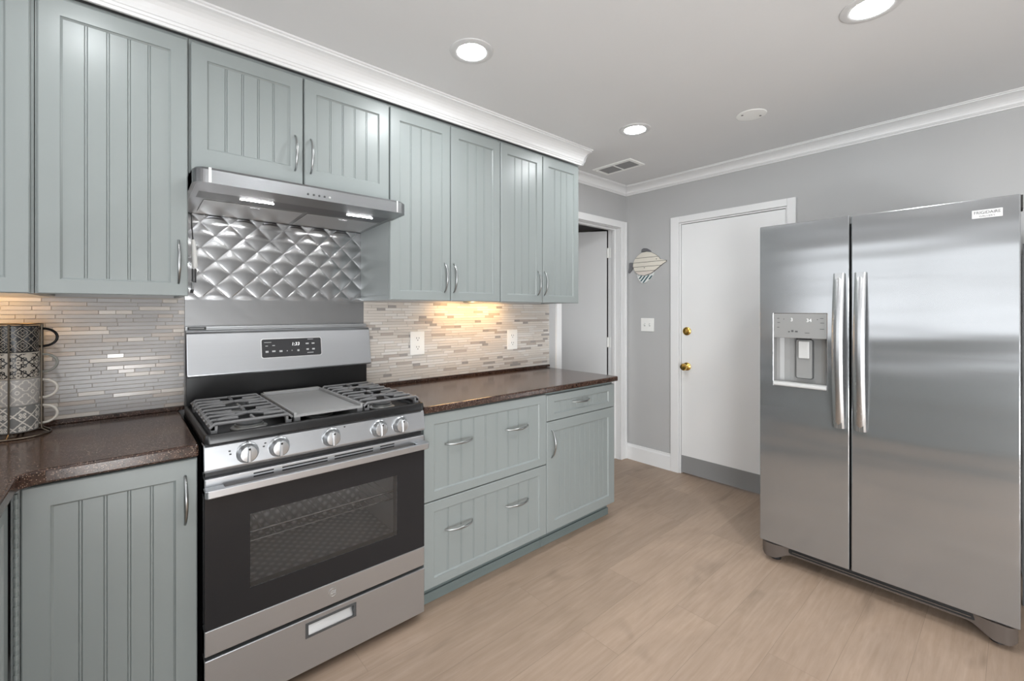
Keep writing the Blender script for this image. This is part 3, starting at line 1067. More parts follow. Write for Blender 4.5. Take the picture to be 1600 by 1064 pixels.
# ------------------------------------------------------------------ quilted steel panel behind the cooker
t = thing('steel_backsplash', 'quilted stainless steel panel on the wall above the cooker', 'backsplash', (0.761, -0.003, 1.257))
SX0, SX1, SZ0, SZ1 = 0.3645, 1.1570, 1.262, 1.762
mb = MB()
st = 0.0045
nx_, nz_ = int((SX1 - SX0) / st), int((SZ1 - SZ0) / st)
P = 0.112
idx = {}
for i in range(nx_ + 1):
    for k in range(nz_ + 1):
        x = SX0 + (SX1 - SX0) * i / nx_
        z = SZ0 + (SZ1 - SZ0) * k / nz_
        a = ((x - 0.475) + (z - 1.556)) / P
        b = ((x - 0.475) - (z - 1.556)) / P
        fa, fb_ = abs(math.sin(PI * a)), abs(math.sin(PI * b))
        fade = min(1.0, max(0.0, (z - 1.385) / 0.02)) * 0.94 + 0.06
        h = 0.0032 * fade * (fa * fb_) ** 0.55
        idx[i, k] = mb.p(x, -0.0035 - h, z)
for i in range(nx_):
    for k in range(nz_):
        mb.face([idx[i, k], idx[i + 1, k], idx[i + 1, k + 1], idx[i, k + 1]])
mb.build('quilted_sheet', M['quilt'], t, smooth=False, recalc=False)
mb = MB()
mb.box(SX0 - 0.001, SX1 + 0.004, -0.034, -0.001, 1.250, 1.261)
mb.box(SX0 - 0.001, SX1 + 0.004, -0.034, -0.0315, 1.261, 1.268)
mb.build('bottom_trim', M['steel_plain'], t, bevel=0.001)
MB().box(0.370, 0.437, -0.0352, -0.0342, 1.253, 1.2665).build('maker_label', M['print_dark'], t)
mb = MB()
for k in range(11):
    mb.box(0.378 + k * 0.0048, 0.3805 + k * 0.0048, -0.0356, -0.0353, 1.2575, 1.2625)
mb.build('label_print', M['print_grey'], t)

# ------------------------------------------------------------------ range hood
t = thing('range_hood', 'stainless steel under-cabinet range hood above the cooker', 'range hood', (0.748, 0, 1.757))
hx0, hx1 = 0.3425, 1.1530
HF = -0.502
def hood_outline(inset=0.0):
    x0, x1 = hx0 + inset, hx1 - inset
    pts = [(x0, -0.012), (x1, -0.012)]
    r = 0.036
    for k in range(9):
        a = -math.radians(90 * k / 8)
        pts.append((x1 - r + r * math.cos(a), HF + r + inset + r * math.sin(a)))
    for k in range(9):
        a = math.radians(270 - 90 * k / 8)
        pts.append((x0 + r + r * math.cos(a), HF + r + inset + r * math.sin(a)))
    return pts
mb = MB()
ol = hood_outline()
n = len(ol)
def zb_at(y):
    return 1.757 + 0.023 * min(1.0, max(0.0, (-y - 0.08) / 0.42)) ** 0.8
top = [mb.p(x, y, 1.826) for x, y in ol]
top2 = [mb.p(x, y, 1.835) for x, y in hood_outline(0.008)]
bot = [mb.p(x, y, zb_at(y)) for x, y in ol]
for k in range(n):
    mb.face([top[k], top[(k + 1) % n], bot[(k + 1) % n], bot[k]])
for k in range(n):
    mb.face([top2[k], top2[(k + 1) % n], top[(k + 1) % n], top[k]])
mb.face(top2)
bi = [mb.p(x, y, zb_at(y)) for x, y in hood_outline(0.012)]
for k in range(n):
    mb.face([bot[k], bot[(k + 1) % n], bi[(k + 1) % n], bi[k]])
bj = [mb.p(x, y, zb_at(y) + 0.0006) for x, y in hood_outline(0.014)]
for k in range(n):
    mb.face([bi[k], bi[(k + 1) % n], bj[(k + 1) % n], bj[k]])
mb.face(bj)
hood = mb.build('shell', M['steel_hood'], t, bevel=0.0015)
mb = MB()
mb.box(hx0 + 0.03, hx1 - 0.03, -0.31, -0.014, 1.8352, 1.8440)
mb.build('top_plate', M['steel_hood'], t)
mb = MB()
mb.quad((hx0 + 0.03, HF + 0.03, zb_at(HF)), (hx1 - 0.03, HF + 0.03, zb_at(HF)), (hx1 - 0.03, -0.285, zb_at(-0.285)), (hx0 + 0.03, -0.285, zb_at(-0.285)))
mb.build('light_panel', M['steel_hood_dark'], t)
for a, b in ((0.400, 0.766), (0.786, 1.118)):
    mb = MB()
    y0, y1 = -0.268, -0.045
    i = [mb.p(x, y, zb_at(y) - 0.0004 - dz) for dz in (0, 0.0012) for x, y in ((a, y0), (b, y0), (b, y1), (a, y1))]
    for q in ((0, 1, 2, 3), (4, 5, 6, 7), (0, 1, 5, 4), (1, 2, 6, 5), (2, 3, 7, 6), (3, 0, 4, 7)):
        mb.face([i[k] for k in q])
    fl = mb.build('filter', M['steel_hood_under'], t, bevel=0.001)
    c = (a + b) / 2
    MB().prism(rrect(c - 0.022, c + 0.022, -0.250, -0.238, 0.005), 'z', zb_at(-0.245) - 0.0036, zb_at(-0.245) - 0.0018).build('latch', M['steel_plain'], fl)
for a, b in ((0.511, 0.631), (0.934, 1.055)):
    z = zb_at(-0.345)
    MB().box(a, b, -0.3458, -0.3412, z - 0.0018, z - 0.0002).build('led_strip', M['led'], t)
for xa, xb in ((hx0 + 0.045, hx0 + 0.053), (hx1 - 0.053, hx1 - 0.047)):
    MB().box(xa, xb, HF - 0.0012, HF + 0.004, 1.782, 1.833).build('corner_seam', M['steel_bright'], t)
for k, x in enumerate((0.717, 0.739, 0.760, 0.781, 0.802)):
    MB().lathe([(0.0042, 0.001), (0.0042, -0.002), (0.003, -0.003)], (x, HF, 1.797), 'y', 14).build('button', M['dark_grey'] if k < 4 else M['steel_bright'], t, smooth=True)

# ------------------------------------------------------------------ white handled lighter hanging beside the cabinet
t = thing('hanging_utensil', 'white-handled kitchen utensil hanging beside the tall left wall cabinet', 'utensil', (0.372, -0.20, 1.41))
MB().tube([(0.368, -0.20, 1.715), (0.369, -0.20, 1.67), (0.373, -0.20, 1.615)], 0.0022, 8).build('cord', M['print_dark'], t)
mb = MB()
mb.tube([(0.373, -0.20, 1.618), (0.375, -0.20, 1.600), (0.377, -0.20, 1.56), (0.379, -0.20, 1.515), (0.379, -0.20, 1.503)], [0.005, 0.008, 0.0095, 0.010, 0.007], 12)
mb.build('handle', M['white_plastic'], t, smooth=True)
mb = MB()
mb.tube([(0.372, -0.20, 1.503), (0.372, -0.20, 1.452), (0.381, -0.20, 1.448), (0.381, -0.20, 1.503)], 0.0034, 8)
mb.build('guard', M['dark_grey'], t)
MB().tube([(0.371, -0.20, 1.448), (0.371, -0.20, 1.42)], 0.0042, 10).build('neck', M['steel_plain'], t)
MB().tube([(0.370, -0.20, 1.42), (0.370, -0.20, 1.405)], 0.006, 10).build('tip', M['print_dark'], t)
MB().tube([(0.368, -0.20, 1.713), (0.361, -0.20, 1.722), (0.347, -0.20, 1.722)], 0.0022, 8).build('hook', M['print_dark'], t)

# ------------------------------------------------------------------ gas cooker
G = thing('gas_range', 'stainless steel gas cooker with black oven glass and cast iron grates', 'cooker', (0.753, -0.35, 0.0))
rx0, rx1 = 0.3565, 1.1495
RF = -0.660
mb = MB()                                   # carcass leaving the oven cavity open
mb.box(rx0 + 0.002, rx0 + 0.05, -0.605, -0.03, 0.03, 0.896)
mb.box(rx1 - 0.05, rx1 - 0.002, -0.605, -0.03, 0.03, 0.896)
mb.box(rx0 + 0.05, rx1 - 0.05, -0.605, -0.03, 0.03, 0.33)
mb.box(rx0 + 0.05, rx1 - 0.05, -0.605, -0.03, 0.74, 0.896)
mb.box(rx0 + 0.05, rx1 - 0.05, -0.10, -0.03, 0.33, 0.74)
mb.build('body', M['black_plastic'], G)
mb = MB()                                   # oven liner
x0, x1, y0, y1, z0, z1 = rx0 + 0.0505, rx1 - 0.0505, -0.600, -0.1005, 0.3305, 0.7395
mb.quad((x0, y0, z0), (x1, y0, z0), (x1, y1, z0), (x0, y1, z0), 1)
mb.quad((x0, y0, z1), (x1, y0, z1), (x1, y1, z1), (x0, y1, z1))
mb.quad((x0, y0, z0), (x0, y1, z0), (x0, y1, z1), (x0, y0, z1))
mb.quad((x1, y0, z0), (x1, y1, z0), (x1, y1, z1), (x1, y0, z1))
mb.quad((x0, y1, z0), (x1, y1, z0), (x1, y1, z1), (x0, y1, z1), 1)
liner = mb.build('oven_liner', [M['enamel_grey'], M['dimple']], G, recalc=False)
mb = MB()                                   # oven rack
zr = 0.555
fr = [(x0 + 0.02, -0.565, zr + 0.10), (x0 + 0.02, -0.565, zr + 0.02), (x0 + 0.05, -0.565, zr), (x1 - 0.05, -0.565, zr), (x1 - 0.02, -0.565, zr + 0.02), (x1 - 0.02, -0.565, zr + 0.10)]
mb.tube(fr, 0.005, 8)
mb.tube([(x0 + 0.02, -0.56, zr - 0.035), (x1 - 0.02, -0.56, zr - 0.035)], 0.003, 8)
for k in range(22):
    x = x0 + 0.03 + k * (x1 - x0 - 0.06) / 21
    mb.tube([(x, -0.56, zr - 0.035), (x, -0.12, zr - 0.035)], 0.002, 6)
mb.build('oven_rack', M['chrome'], G, smooth=True)
for x in (rx0 + 0.05, rx1 - 0.05):
    for y in (-0.56, -0.1):
        MB().lathe([(0.018, 0.0), (0.018, 0.03)], (x, y, 0.0), 'z', 14).build('foot', M['black_plastic'], G)
# storage drawer
mb = MB()
slab_with_hole(mb, rx0, rx1, 0.036, 0.226, 0.664, 0.843, 0.158, 0.204, RF, -0.607)
dr = mb.build('storage_drawer', M['steel_x'], G, bevel=0.003)
mb = MB()
slab_with_hole(mb, 0.660, 0.847, 0.154, 0.208, 0.670, 0.837, 0.162, 0.200, RF - 0.002, RF - 0.0002)
mb.build('pull_frame', M['dark_grey'], dr)
MB().quad((0.6645, RF + 0.004, 0.1585), (0.8425, RF + 0.004, 0.1585), (0.8425, RF + 0.030, 0.2035), (0.6645, RF + 0.030, 0.2035)).build('pull_cup', M['steel_bright'], dr)
# oven door
mb = MB()
slab_with_hole(mb, rx0, rx1, 0.236, 0.3195, 0.70, 0.71, 0.26, 0.262, RF, -0.607)
mb = MB()
mb.box(rx0, rx1, RF, -0.607, 0.238, 0.3195)
od = mb.build('oven_door', M['steel_x'], G, bevel=0.003)
mb = MB()                                   # black glass face with the clear window
slab_with_hole(mb, rx0, rx1, 0.3200, 0.744, 0.484, 1.022, 0.409, 0.656, RF + 0.0005, RF + 0.006)
mb.build('black_glass', M['oven_black'], od, bevel=0.001)
slab = MB()
slab.box(0.4845, 1.0215, RF + 0.002, RF + 0.005, 0.4095, 0.6555)
slab.build('oven_window', M['oven_glass'], od)
mb = MB()
slab_with_hole(mb, rx0 + 0.01, rx1 - 0.01, 0.3225, 0.742, 0.478, 1.03, 0.40, 0.666, RF + 0.0065, -0.607)
mb.build('door_frame', M['black_plastic'], od)
mb = MB()                                   # steel top trim, slotted
mb.box(rx0, rx1, RF + 0.0005, -0.607, 0.745, 0.801)
mb.build('top_trim', M['steel_x'], od, bevel=0.004)
mb = MB()
for a, b in ((0.494, 0.556), (0.583, 0.738), (0.764, 0.916), (0.946, 1.008)):
    for z in (0.7895, 0.7795):
        mb.box(a, b, RF - 0.0004, RF + 0.0004, z - 0.0022, z + 0.0022)
mb.build('vent_slots', M['dark_slot'], od)
mb = MB()                                   # flat bar handle with returns at the ends
hy0, hy1 = -0.705, -0.690
hxa, hxb = 0.3530, 1.1290
mb.prism([(hxa, RF - 0.0005), (hxa, hy0 + 0.008), (hxa + 0.008, hy0), (hxb + 0.014, hy0), (hxb + 0.022, hy0 + 0.008), (hxb + 0.022, RF - 0.0005), (hxb - 0.03, RF - 0.0005), (hxb - 0.03, hy1), (hxa + 0.055, hy1), (hxa + 0.055, RF - 0.0005)], 'z', 0.7515, 0.7770)
mb.build('handle', M['steel_x'], od, bevel=0.003)
# emblem on the door
MB().lathe([(0.017, -0.0002), (0.017, -0.0015), (0.0145, -0.0018), (0.0138, -0.001)], (0.757, RF, 0.283), 'y', 28).build('emblem', M['steel_plain'], od, smooth=True)
text('emblem_letters', 'GE', 0.017, (0.757, RF - 0.0014, 0.283), FACE_Y, M['print_grey'], od, 0.0003, shear=0.25)
# control panel
mb = MB()
mb.prism([(RF + 0.002, 0.820), (RF - 0.004, 0.828), (RF + 0.006, 0.900), (RF + 0.012, 0.907), (-0.60, 0.907), (-0.60, 0.820)], 'x', rx0 - 0.002, rx1 + 0.001)
cp = mb.build('control_panel', M['steel_x'], G, bevel=0.003)
MB().box(rx0 + 0.004, rx1 - 0.004, -0.640, -0.60, 0.8015, 0.8195).build('vent_gap', M['black_plastic'], G)
def knob(x, z):
    yk = RF - 0.001
    k_ = MB().lathe([(0.034, 0.006), (0.034, -0.002), (0.031, -0.005), (0.029, -0.009), (0.027, -0.022), (0.024, -0.026), (0.010, -0.028)], (x, yk, z), 'y', 36).build('knob', M['steel_plain'], G, smooth=True)
    mb = MB()
    mb.prism([(x - 0.0055, z - 0.026), (x + 0.0055, z - 0.026), (x + 0.0045, z + 0.026), (x - 0.0045, z + 0.026)], 'y', yk - 0.034, yk - 0.024)
    mb.build('grip', M['steel_x'], k_, bevel=0.003)
    MB().lathe([(0.0035, 0.0), (0.0035, -0.0008)], (x + 0.0, yk - 0.0342, z + 0.018), 'y', 12).build('pointer', M['dark_slot'], k_)
for x in (0.476, 0.573, 0.752, 0.941, 1.033):
    knob(x, 0.864)
for x, z in ((0.425, 0.878), (0.427, 0.868), (0.530, 0.884), (0.525, 0.874), (0.803, 0.893), (0.476, 0.901), (0.573, 0.902)):
    MB().box(x - 0.003, x + 0.003, RF - 0.0012 + (z - 0.864) * 0.13, RF + 0.0002 + (z - 0.864) * 0.13, z - 0.002, z + 0.002).build('burner_mark', M['print_dark'], cp)
# cooktop
mb = MB()
lip = []
cx0, cx1, cy0, cy1 = rx0 - 0.002, rx1 + 0.001, RF - 0.004, -0.076
def ring(inset, z):
    return [mb.p(x, y, z) for x, y in rrect(cx0 + inset, cx1 - inset, cy0 + inset, cy1 - inset, max(0.004, 0.018 - inset), 4)]
R_ = [ring(0.004, 0.9075), ring(0, 0.912), ring(0, 0.934), ring(0.003, 0.940), ring(0.009, 0.942), ring(0.016, 0.939), ring(0.026, 0.922), ring(0.06, 0.919)]
for A, B in zip(R_, R_[1:]):
    n = len(A)
    for k in range(n):
        mb.face([A[k], A[(k + 1) % n], B[(k + 1) % n], B[k]])
mb.face(R_[0][::-1])
mb.face(R_[-1])
ct = mb.build('cooktop', M['black_enamel'], G, smooth=True)
# burners
BURN = ((0.505, -0.535, 0.046), (0.505, -0.235, 0.038), (1.012, -0.535, 0.042), (1.012, -0.235, 0.036), (0.758, -0.50, 0.040))
for x, y, r in BURN:
    b_ = MB().lathe([(r + 0.012, 0.9195), (r + 0.012, 0.923), (r, 0.927), (r, 0.934)], (x, y, 0), 'z', 32).build('burner', M['burner'], G, smooth=True)
    MB().lathe([(r - 0.004, 0.9342), (r - 0.003, 0.940), (r - 0.010, 0.9425)], (x, y, 0), 'z', 32).build('burner_cap', M['dark_grey'], b_, smooth=True)
# side grates
def grate(x0, x1, bx):
    mb = MB()
    zt = 0.966
    y0, y1 = -0.632, -0.125
    r = 0.0054
    def bar(p, q, rr=r):
        mb.tube([p, q], rr, 8)
    for x in (x0 + 0.006, x1 - 0.006):
        mb.box(x - 0.006, x + 0.006, y0, y1, zt - 0.019, zt - 0.004)
    ysb = [y0 + 0.004 + k * (y1 - y0 - 0.008) / 8 for k in range(9)]
    for k, y in enumerate(ysb):
        if k in (0, 8, 4):
            mb.tube([(x0 - 0.002, y, zt - 0.012), (x0 + 0.012, y, zt), (x1 - 0.012, y, zt), (x1 + 0.001, y, zt - 0.012)], r, 8)
        else:
            mb.tube([(x0 - 0.002, y, zt - 0.012), (x0 + 0.012, y, zt), (bx - 0.040, y, zt)], r, 8)
            mb.tube([(bx + 0.040, y, zt), (x1 - 0.012, y, zt), (x1 + 0.001, y, zt - 0.012)], r, 8)
    for by in (-0.505, -0.252):
        for s in (-1, 1):                   # diagonal fingers crossing over each burner
            mb.tube([(bx - 0.105, by - s * 0.063, zt), (bx - 0.05, by - s * 0.030, zt), (bx, by, zt + 0.001), (bx + 0.05, by + s * 0.030, zt), (bx + 0.105, by + s * 0.063, zt)], r, 8)
    mb.tube([(bx, -0.44, zt), (bx, -0.32, zt)], r, 8)
    mb.tube([(bx, y1 - 0.004, zt), (bx, -0.20, zt)], r, 8)
    mb.tube([(bx, y0 + 0.004, zt), (bx, -0.565, zt)], r, 8)
    for x in (x0 + 0.010, x1 - 0.010):
        for y in (y0 + 0.008, y1 - 0.008):
            mb.prism([(x - 0.010, zt - 0.006), (x + 0.010, zt - 0.006), (x + 0.007, 0.9195), (x - 0.007, 0.9195)], 'y', y - 0.008, y + 0.008)
    return mb.build('grate', M['iron'], G, smooth=True)
grate(0.376, 0.622, 0.505)
grate(0.893, 1.137, 1.012)
# griddle
mb = MB()
gx0, gx1, gy0, gy1 = 0.629, 0.886, -0.632, -0.125
mb.box(gx0, gx1, gy0, gy1, 0.950, 0.957)
mb.box(gx0, gx0 + 0.009, gy0, gy1, 0.957, 0.968)
mb.box(gx1 - 0.009, gx1, gy0, gy1, 0.957, 0.968)
mb.box(gx0 + 0.009, gx1 - 0.009, gy1 - 0.022, gy1, 0.957, 0.972)
mb.box(gx0 + 0.009, gx1 - 0.009, gy0, gy0 + 0.010, 0.957, 0.960)
gr = mb.build('griddle', M['griddle'], G, bevel=0.002)
for x in (gx0 + 0.012, gx1 - 0.012):
    for y in (gy0 + 0.012, gy1 - 0.012):
        MB().box(x - 0.010, x + 0.010, y - 0.010, y + 0.010, 0.9195, 0.9498).build('leg', M['iron'], gr)
# backguard
mb = MB()
mb.box(rx0 + 0.006, rx1 - 0.002, -0.070, -0.036, 0.897, 1.247)
mb.build('backguard', M['black_enamel'], G, bevel=0.002)
mb = MB()
mb.prism([(-0.0705, 1.247), (-0.0705, 1.068), (-0.118, 1.058), (-0.124, 1.066), (-0.098, 1.238), (-0.090, 1.247)], 'x', rx0 + 0.004, rx1 + 0.001)
bp = mb.build('back_panel', M['steel_x'], G, bevel=0.004)
def bgp(u, v, w_=0.0):       # point on the slanted face
    y = -0.124 + (v - 1.066) / (1.238 - 1.066) * 0.026
    return (u, y - w_, v)
def on_face(mb):
    mb.T = lambda x, y, z: bgp(x, z, -y)
    return mb
on_face(MB()).prism(rrect(0.634, 0.900, 1.121, 1.209, 0.009), 'y', -0.0015, 0.001).build('display_bezel', M['steel_bright'], bp)
on_face(MB()).prism(rrect(0.637, 0.897, 1.124, 1.206, 0.008), 'y', -0.0022, 0.0).build('display_panel', M['panel_glass'], bp)
tilt = math.atan2(0.026, 0.172)
def label_at(name, s, size, u, v, m, sh=0.0):
    p_ = bgp(u, v, 0.0026)
    text(name, s, size, p_, (PI / 2 - tilt, 0, 0), m, bp, 0.0003, shear=sh)
label_at('clock_digits', '1:33', 0.021, 0.780, 1.180, M['display'], 0.15)
mb = on_face(MB())
for (u, v, wd, ht) in ((0.662, 1.192, 0.030, 0.002), (0.657, 1.176, 0.010, 0.003), (0.686, 1.177, 0.011, 0.003),
                       (0.658, 1.150, 0.012, 0.008), (0.686, 1.151, 0.014, 0.007), (0.716, 1.150, 0.013, 0.008), (0.743, 1.150, 0.004, 0.004), (0.764, 1.151, 0.004, 0.004), (0.792, 1.150, 0.009, 0.008),
                       (0.848, 1.200, 0.026, 0.002), (0.833, 1.180, 0.014, 0.006), (0.860, 1.180, 0.013, 0.006), (0.834, 1.153, 0.011, 0.007), (0.861, 1.153, 0.012, 0.007), (0.846, 1.137, 0.028, 0.003)):
    mb.box(u - wd / 2, u + wd / 2, -0.0028, -0.0023, v - ht / 2, v + ht / 2)
mb.build('key_marks', M['print_grey'], bp)
MB().box(rx0 + 0.004, rx1 + 0.001, -0.0895, -0.036, 1.2472, 1.2490).build('top_cap', M['steel_x'], G)

# ------------------------------------------------------------------ refrigerator
F = thing('refrigerator', 'stainless steel side-by-side refrigerator with ice dispenser', 'refrigerator', (3.15, -1.88, 0.0))
FX = 2.785
fy0, fm0, fm1, fy1 = -2.343, -1.8185, -1.8105, -1.4205
MB().box(2.868, 3.60, fy0 + 0.012, fy1 - 0.008, 0.07, 1.765).build('case', M['fridge_side'], F, bevel=0.004)
MB().box(2.850, 2.868, fy0 + 0.02, fy1 - 0.02, 0.10, 1.76).build('gasket', M['gasket'], F)
def yx(mb):
    """local x -> world y, local y -> world x"""
    mb.T = lambda x, y, z: (y, x, z)
    return mb
mb = yx(MB())
mb.box(fy0, fm0, FX, 2.850, 0.100, 1.788)
rd = mb.build('door', M['steel_y'], F, bevel=0.004)
rd['label'] = 'wide right refrigerator door with a maker badge'
mb = yx(MB())
slab_with_hole(mb, fm1, fy1, 0.100, 1.790, -1.722, -1.488, 0.944, 1.322, FX, 2.850)
ld = mb.build('door', M['steel_y'], F, bevel=0.003)
ld['label'] = 'narrow left refrigerator door with the ice dispenser'
# dispenser
mb = yx(MB())
mb.box(-1.7215, -1.4885, FX - 0.0015, 2.83, 1.196, 1.3215)
dp = mb.build('dispenser_panel', M['fridge_plastic'], ld, bevel=0.002)
mb = yx(MB())                               # rounded niche
N = 12
pl = [(-1.7215, FX + 0.001)]
for k in range(N + 1):
    a = PI * k / N
    pl.append((-1.605 - 0.1165 * math.cos(a), FX + 0.004 + 0.056 * math.sin(a) ** 0.5))
pl.append((-1.4885, FX + 0.001))
for k in range(len(pl) - 1):
    mb.quad((pl[k][0], pl[k][1], 0.945), (pl[k + 1][0], pl[k + 1][1], 0.945), (pl[k + 1][0], pl[k + 1][1], 1.196), (pl[k][0], pl[k][1], 1.196))
mb.face([mb.p(a, b, 0.945) for a, b in pl])
mb.build('dispenser_niche', M['fridge_plastic'], ld, smooth=True, recalc=False)
mb = yx(MB())
mb.prism([(FX - 0.008, 0.944), (FX - 0.012, 0.950), (FX - 0.010, 0.962), (FX + 0.002, 0.966), (FX + 0.05, 0.962), (FX + 0.05, 0.9455)], 'x', -1.7225, -1.4875)
mb.build('drip_tray', M['fridge_trim'], ld, bevel=0.002)
MB()
mb = yx(MB())
mb.prism(rrect(-1.655, -1.578, 0.985, 1.188, 0.010), 'y', FX + 0.042, FX + 0.056)
pd = mb.build('lever_frame', M['dark_grey'], ld)
mb = yx(MB())
mb.prism(rrect(-1.651, -1.582, 0.989, 1.186, 0.008), 'y', FX + 0.038, FX + 0.0415)
mb.build('lever', M['fridge_plastic'], ld)
mb = yx(MB())
mb.prism(rrect(-1.641, -1.594, 1.092, 1.180, 0.004), 'y', FX + 0.026, FX + 0.0375)
mb.build('paddle', M['fridge_trim'], ld, bevel=0.002)
mb = yx(MB())
mb.box(-1.650, -1.590, FX + 0.006, FX + 0.034, 1.188, 1.1958)
mb.build('nozzle', M['dark_slot'], ld)
text('freezer_digit', '3', 0.024, (FX - 0.0022, -1.572, 1.290), FACE_X, M['display_dim'], dp, 0.0003)
text('fridge_digits', '34', 0.024, (FX - 0.0022, -1.648, 1.287), FACE_X, M['display_dim'], dp, 0.0003)
mb = yx(MB())
for (u, v, wd, ht) in ((-1.510, 1.297, 0.010, 0.003), (-1.512, 1.275, 0.012, 0.003), (-1.510, 1.250, 0.010, 0.003), (-1.536, 1.293, 0.004, 0.004), (-1.684, 1.292, 0.004, 0.004),
                       (-1.702, 1.298, 0.014, 0.003), (-1.704, 1.275, 0.016, 0.003), (-1.703, 1.245, 0.018, 0.003), (-1.640, 1.224, 0.020, 0.003), (-1.575, 1.232, 0.010, 0.010), (-1.593, 1.230, 0.012, 0.008), (-1.560, 1.228, 0.008, 0.006)):
    mb.box(u - wd / 2, u + wd / 2, FX - 0.0020, FX - 0.0016, v - ht / 2, v + ht / 2)
mb.build('key_marks', M['dark_grey'], dp)
# handles: wide bowed bars
def fridge_handle(y0, y1, parent):
    mb = MB()
    N = 20
    rings = []
    for k in range(N + 1):
        t_ = k / N
        z = 0.772 + (1.516 - 0.772) * t_
        b = math.sin(PI * t_)
        out = 0.018 + 0.036 * b ** 0.9
        th = 0.014
        xf = FX - out
        c = (y0 + y1) / 2
        hw = (y1 - y0) / 2
        sec = [(xf + 0.004, c - hw), (xf, c - hw + 0.006), (xf - 0.003, c), (xf, c + hw - 0.006), (xf + 0.004, c + hw), (xf + th, c + hw), (xf + th, c - hw)]
        rings.append([mb.p(x, y, z) for x, y in sec])
    for A, B in zip(rings, rings[1:]):
        n = len(A)
        for k in range(n):
            mb.face([A[k], A[(k + 1) % n], B[(k + 1) % n], B[k]])
    mb.face(rings[0][::-1])
    mb.face(rings[-1])
    for z0_, z1_ in ((0.772, 0.81), (1.478, 1.516)):
        mb.box(FX - 0.024, FX - 0.0003, y0 + 0.008, y1 - 0.008, z0_, z1_)
    mb.build('handle', M['steel_handle'], parent, smooth=True)
M['steel_handle'] = steel('brushed_steel_handle', 'b9babb', 0.26, 'z', 0.4)
fridge_handle(-1.795, -1.752, ld)
fridge_handle(-1.877, -1.834, rd)
# badge
mb = yx(MB())
mb.box(-2.297, -2.213, FX - 0.0022, FX - 0.0003, 1.7095, 1.7425)
bd = mb.build('badge', M['badge'], rd, bevel=0.0006)
text('badge_name', 'FRIGIDAIRE', 0.0165, (FX - 0.0026, -2.255, 1.7310), FACE_X, M['dark_slot'], bd, 0.0002, sx=0.88)
text('badge_series', 'GALLERY', 0.0095, (FX - 0.0026, -2.255, 1.7168), FACE_X, M['print_dark'], bd, 0.0002, sx=1.15)
# base grille and feet, hinge caps
mb = MB()
pr_ = []
NG = 96
for k in range(NG + 1):
    y = fy0 + 0.006 + (fy1 - fy0 - 0.012) * k / NG
    e = min(k, NG - k) * (fy1 - fy0 - 0.012) / NG          # distance from the nearer end
    s = 1.0 if e < 0.055 else max(0.0, 1 - (e - 0.055) / 0.085)
    s = s * s * (3 - 2 * s)
    c = max(0.0, 1 - e / 0.03) ** 2                        # rounded outer corner
    pr_.append((y, 2.803 - 0.022 * s + 0.026 * c, 0.058 - 0.034 * s + 0.014 * c))
A = [mb.p(x, y, 0.0955) for y, x, z in pr_]
B = [mb.p(x + 0.003, y, z) for y, x, z in pr_]
C = [mb.p(2.866, y, z) for y, x, z in pr_]
D = [mb.p(2.866, y, 0.0955) for y, x, z in pr_]
for k in range(NG):
    for P_, Q_ in ((A, B), (B, C), (C, D), (D, A)):
        mb.face([P_[k], P_[k + 1], Q_[k + 1], Q_[k]])
mb.face([A[0], B[0], C[0], D[0]])
mb.face([A[-1], B[-1], C[-1], D[-1]])
gl_ = mb.build('base_grille', M['taupe_plastic'], F, smooth=True)
mb = yx(MB())
mb.prism(rrect(-2.225, -1.553, 0.068, 0.0945, 0.010), 'y', 2.8005, 2.806)
mb.build('grille_opening', M['dark_slot'], gl_)
mb = yx(MB())
mb.box(-2.21, -1.57, 2.797, 2.8004, 0.078, 0.081)
mb.build('grille_bar', M['taupe_plastic'], gl_)
for y in (fy0 + 0.06, fy1 - 0.06):
    for x in (2.845, 3.5):
        MB().lathe([(0.024, 0.0), (0.024, 0.072)], (x, y, 0.0), 'z', 14).build('foot', M['black_plastic'], F)
MB().box(2.80, 2.90, fy0 - 0.006, fy0 - 0.0003, 1.735, 1.786).build('hinge_cap', M['gasket'], F, bevel=0.001)

# ------------------------------------------------------------------ mug stack
MX, MY = -0.112, -0.122
MR = 0.0575
R0 = 0.914
t = thing('mug_rack', 'bronze wire mug rack holding four stacked mugs on the left worktop', 'rack', (MX, MY, R0))
def circ(r, z, n=40, a0=0.0):
    return [(MX + r * math.cos(a0 + 2 * PI * k / n), MY + r * math.sin(a0 + 2 * PI * k / n), z) for k in range(n)]
MB().tube(circ(0.084, R0 + 0.0032), 0.003, 8, closed=True).build('base_ring', M['wire'], t, smooth=True)
MB().tube(circ(MR + 0.0065, 1.2905), 0.0022, 8, closed=True).build('top_ring', M['wire'], t, smooth=True)
mb = MB()
mb.tube([(MX - MR, MY, R0 + 0.015), (MX + MR, MY, R0 + 0.015)], 0.0024, 8)
mb.tube([(MX, MY - MR, R0 + 0.0102), (MX, MY + MR, R0 + 0.0102)], 0.0024, 8)
mb.build('cross_wires', M['wire'], t, smooth=True)
for a in (-97, -14, 14, 83, 173):
    ca, sa = math.cos(math.radians(a)), math.sin(math.radians(a))
    rr = MR + 0.0065
    MB().tube([(MX + 0.084 * ca, MY + 0.084 * sa, R0 + 0.004), (MX + rr * ca, MY + rr * sa, R0 + 0.018), (MX + rr * ca, MY + rr * sa, 1.2895)], 0.0026, 8).build('upright', M['wire'], t, smooth=True)
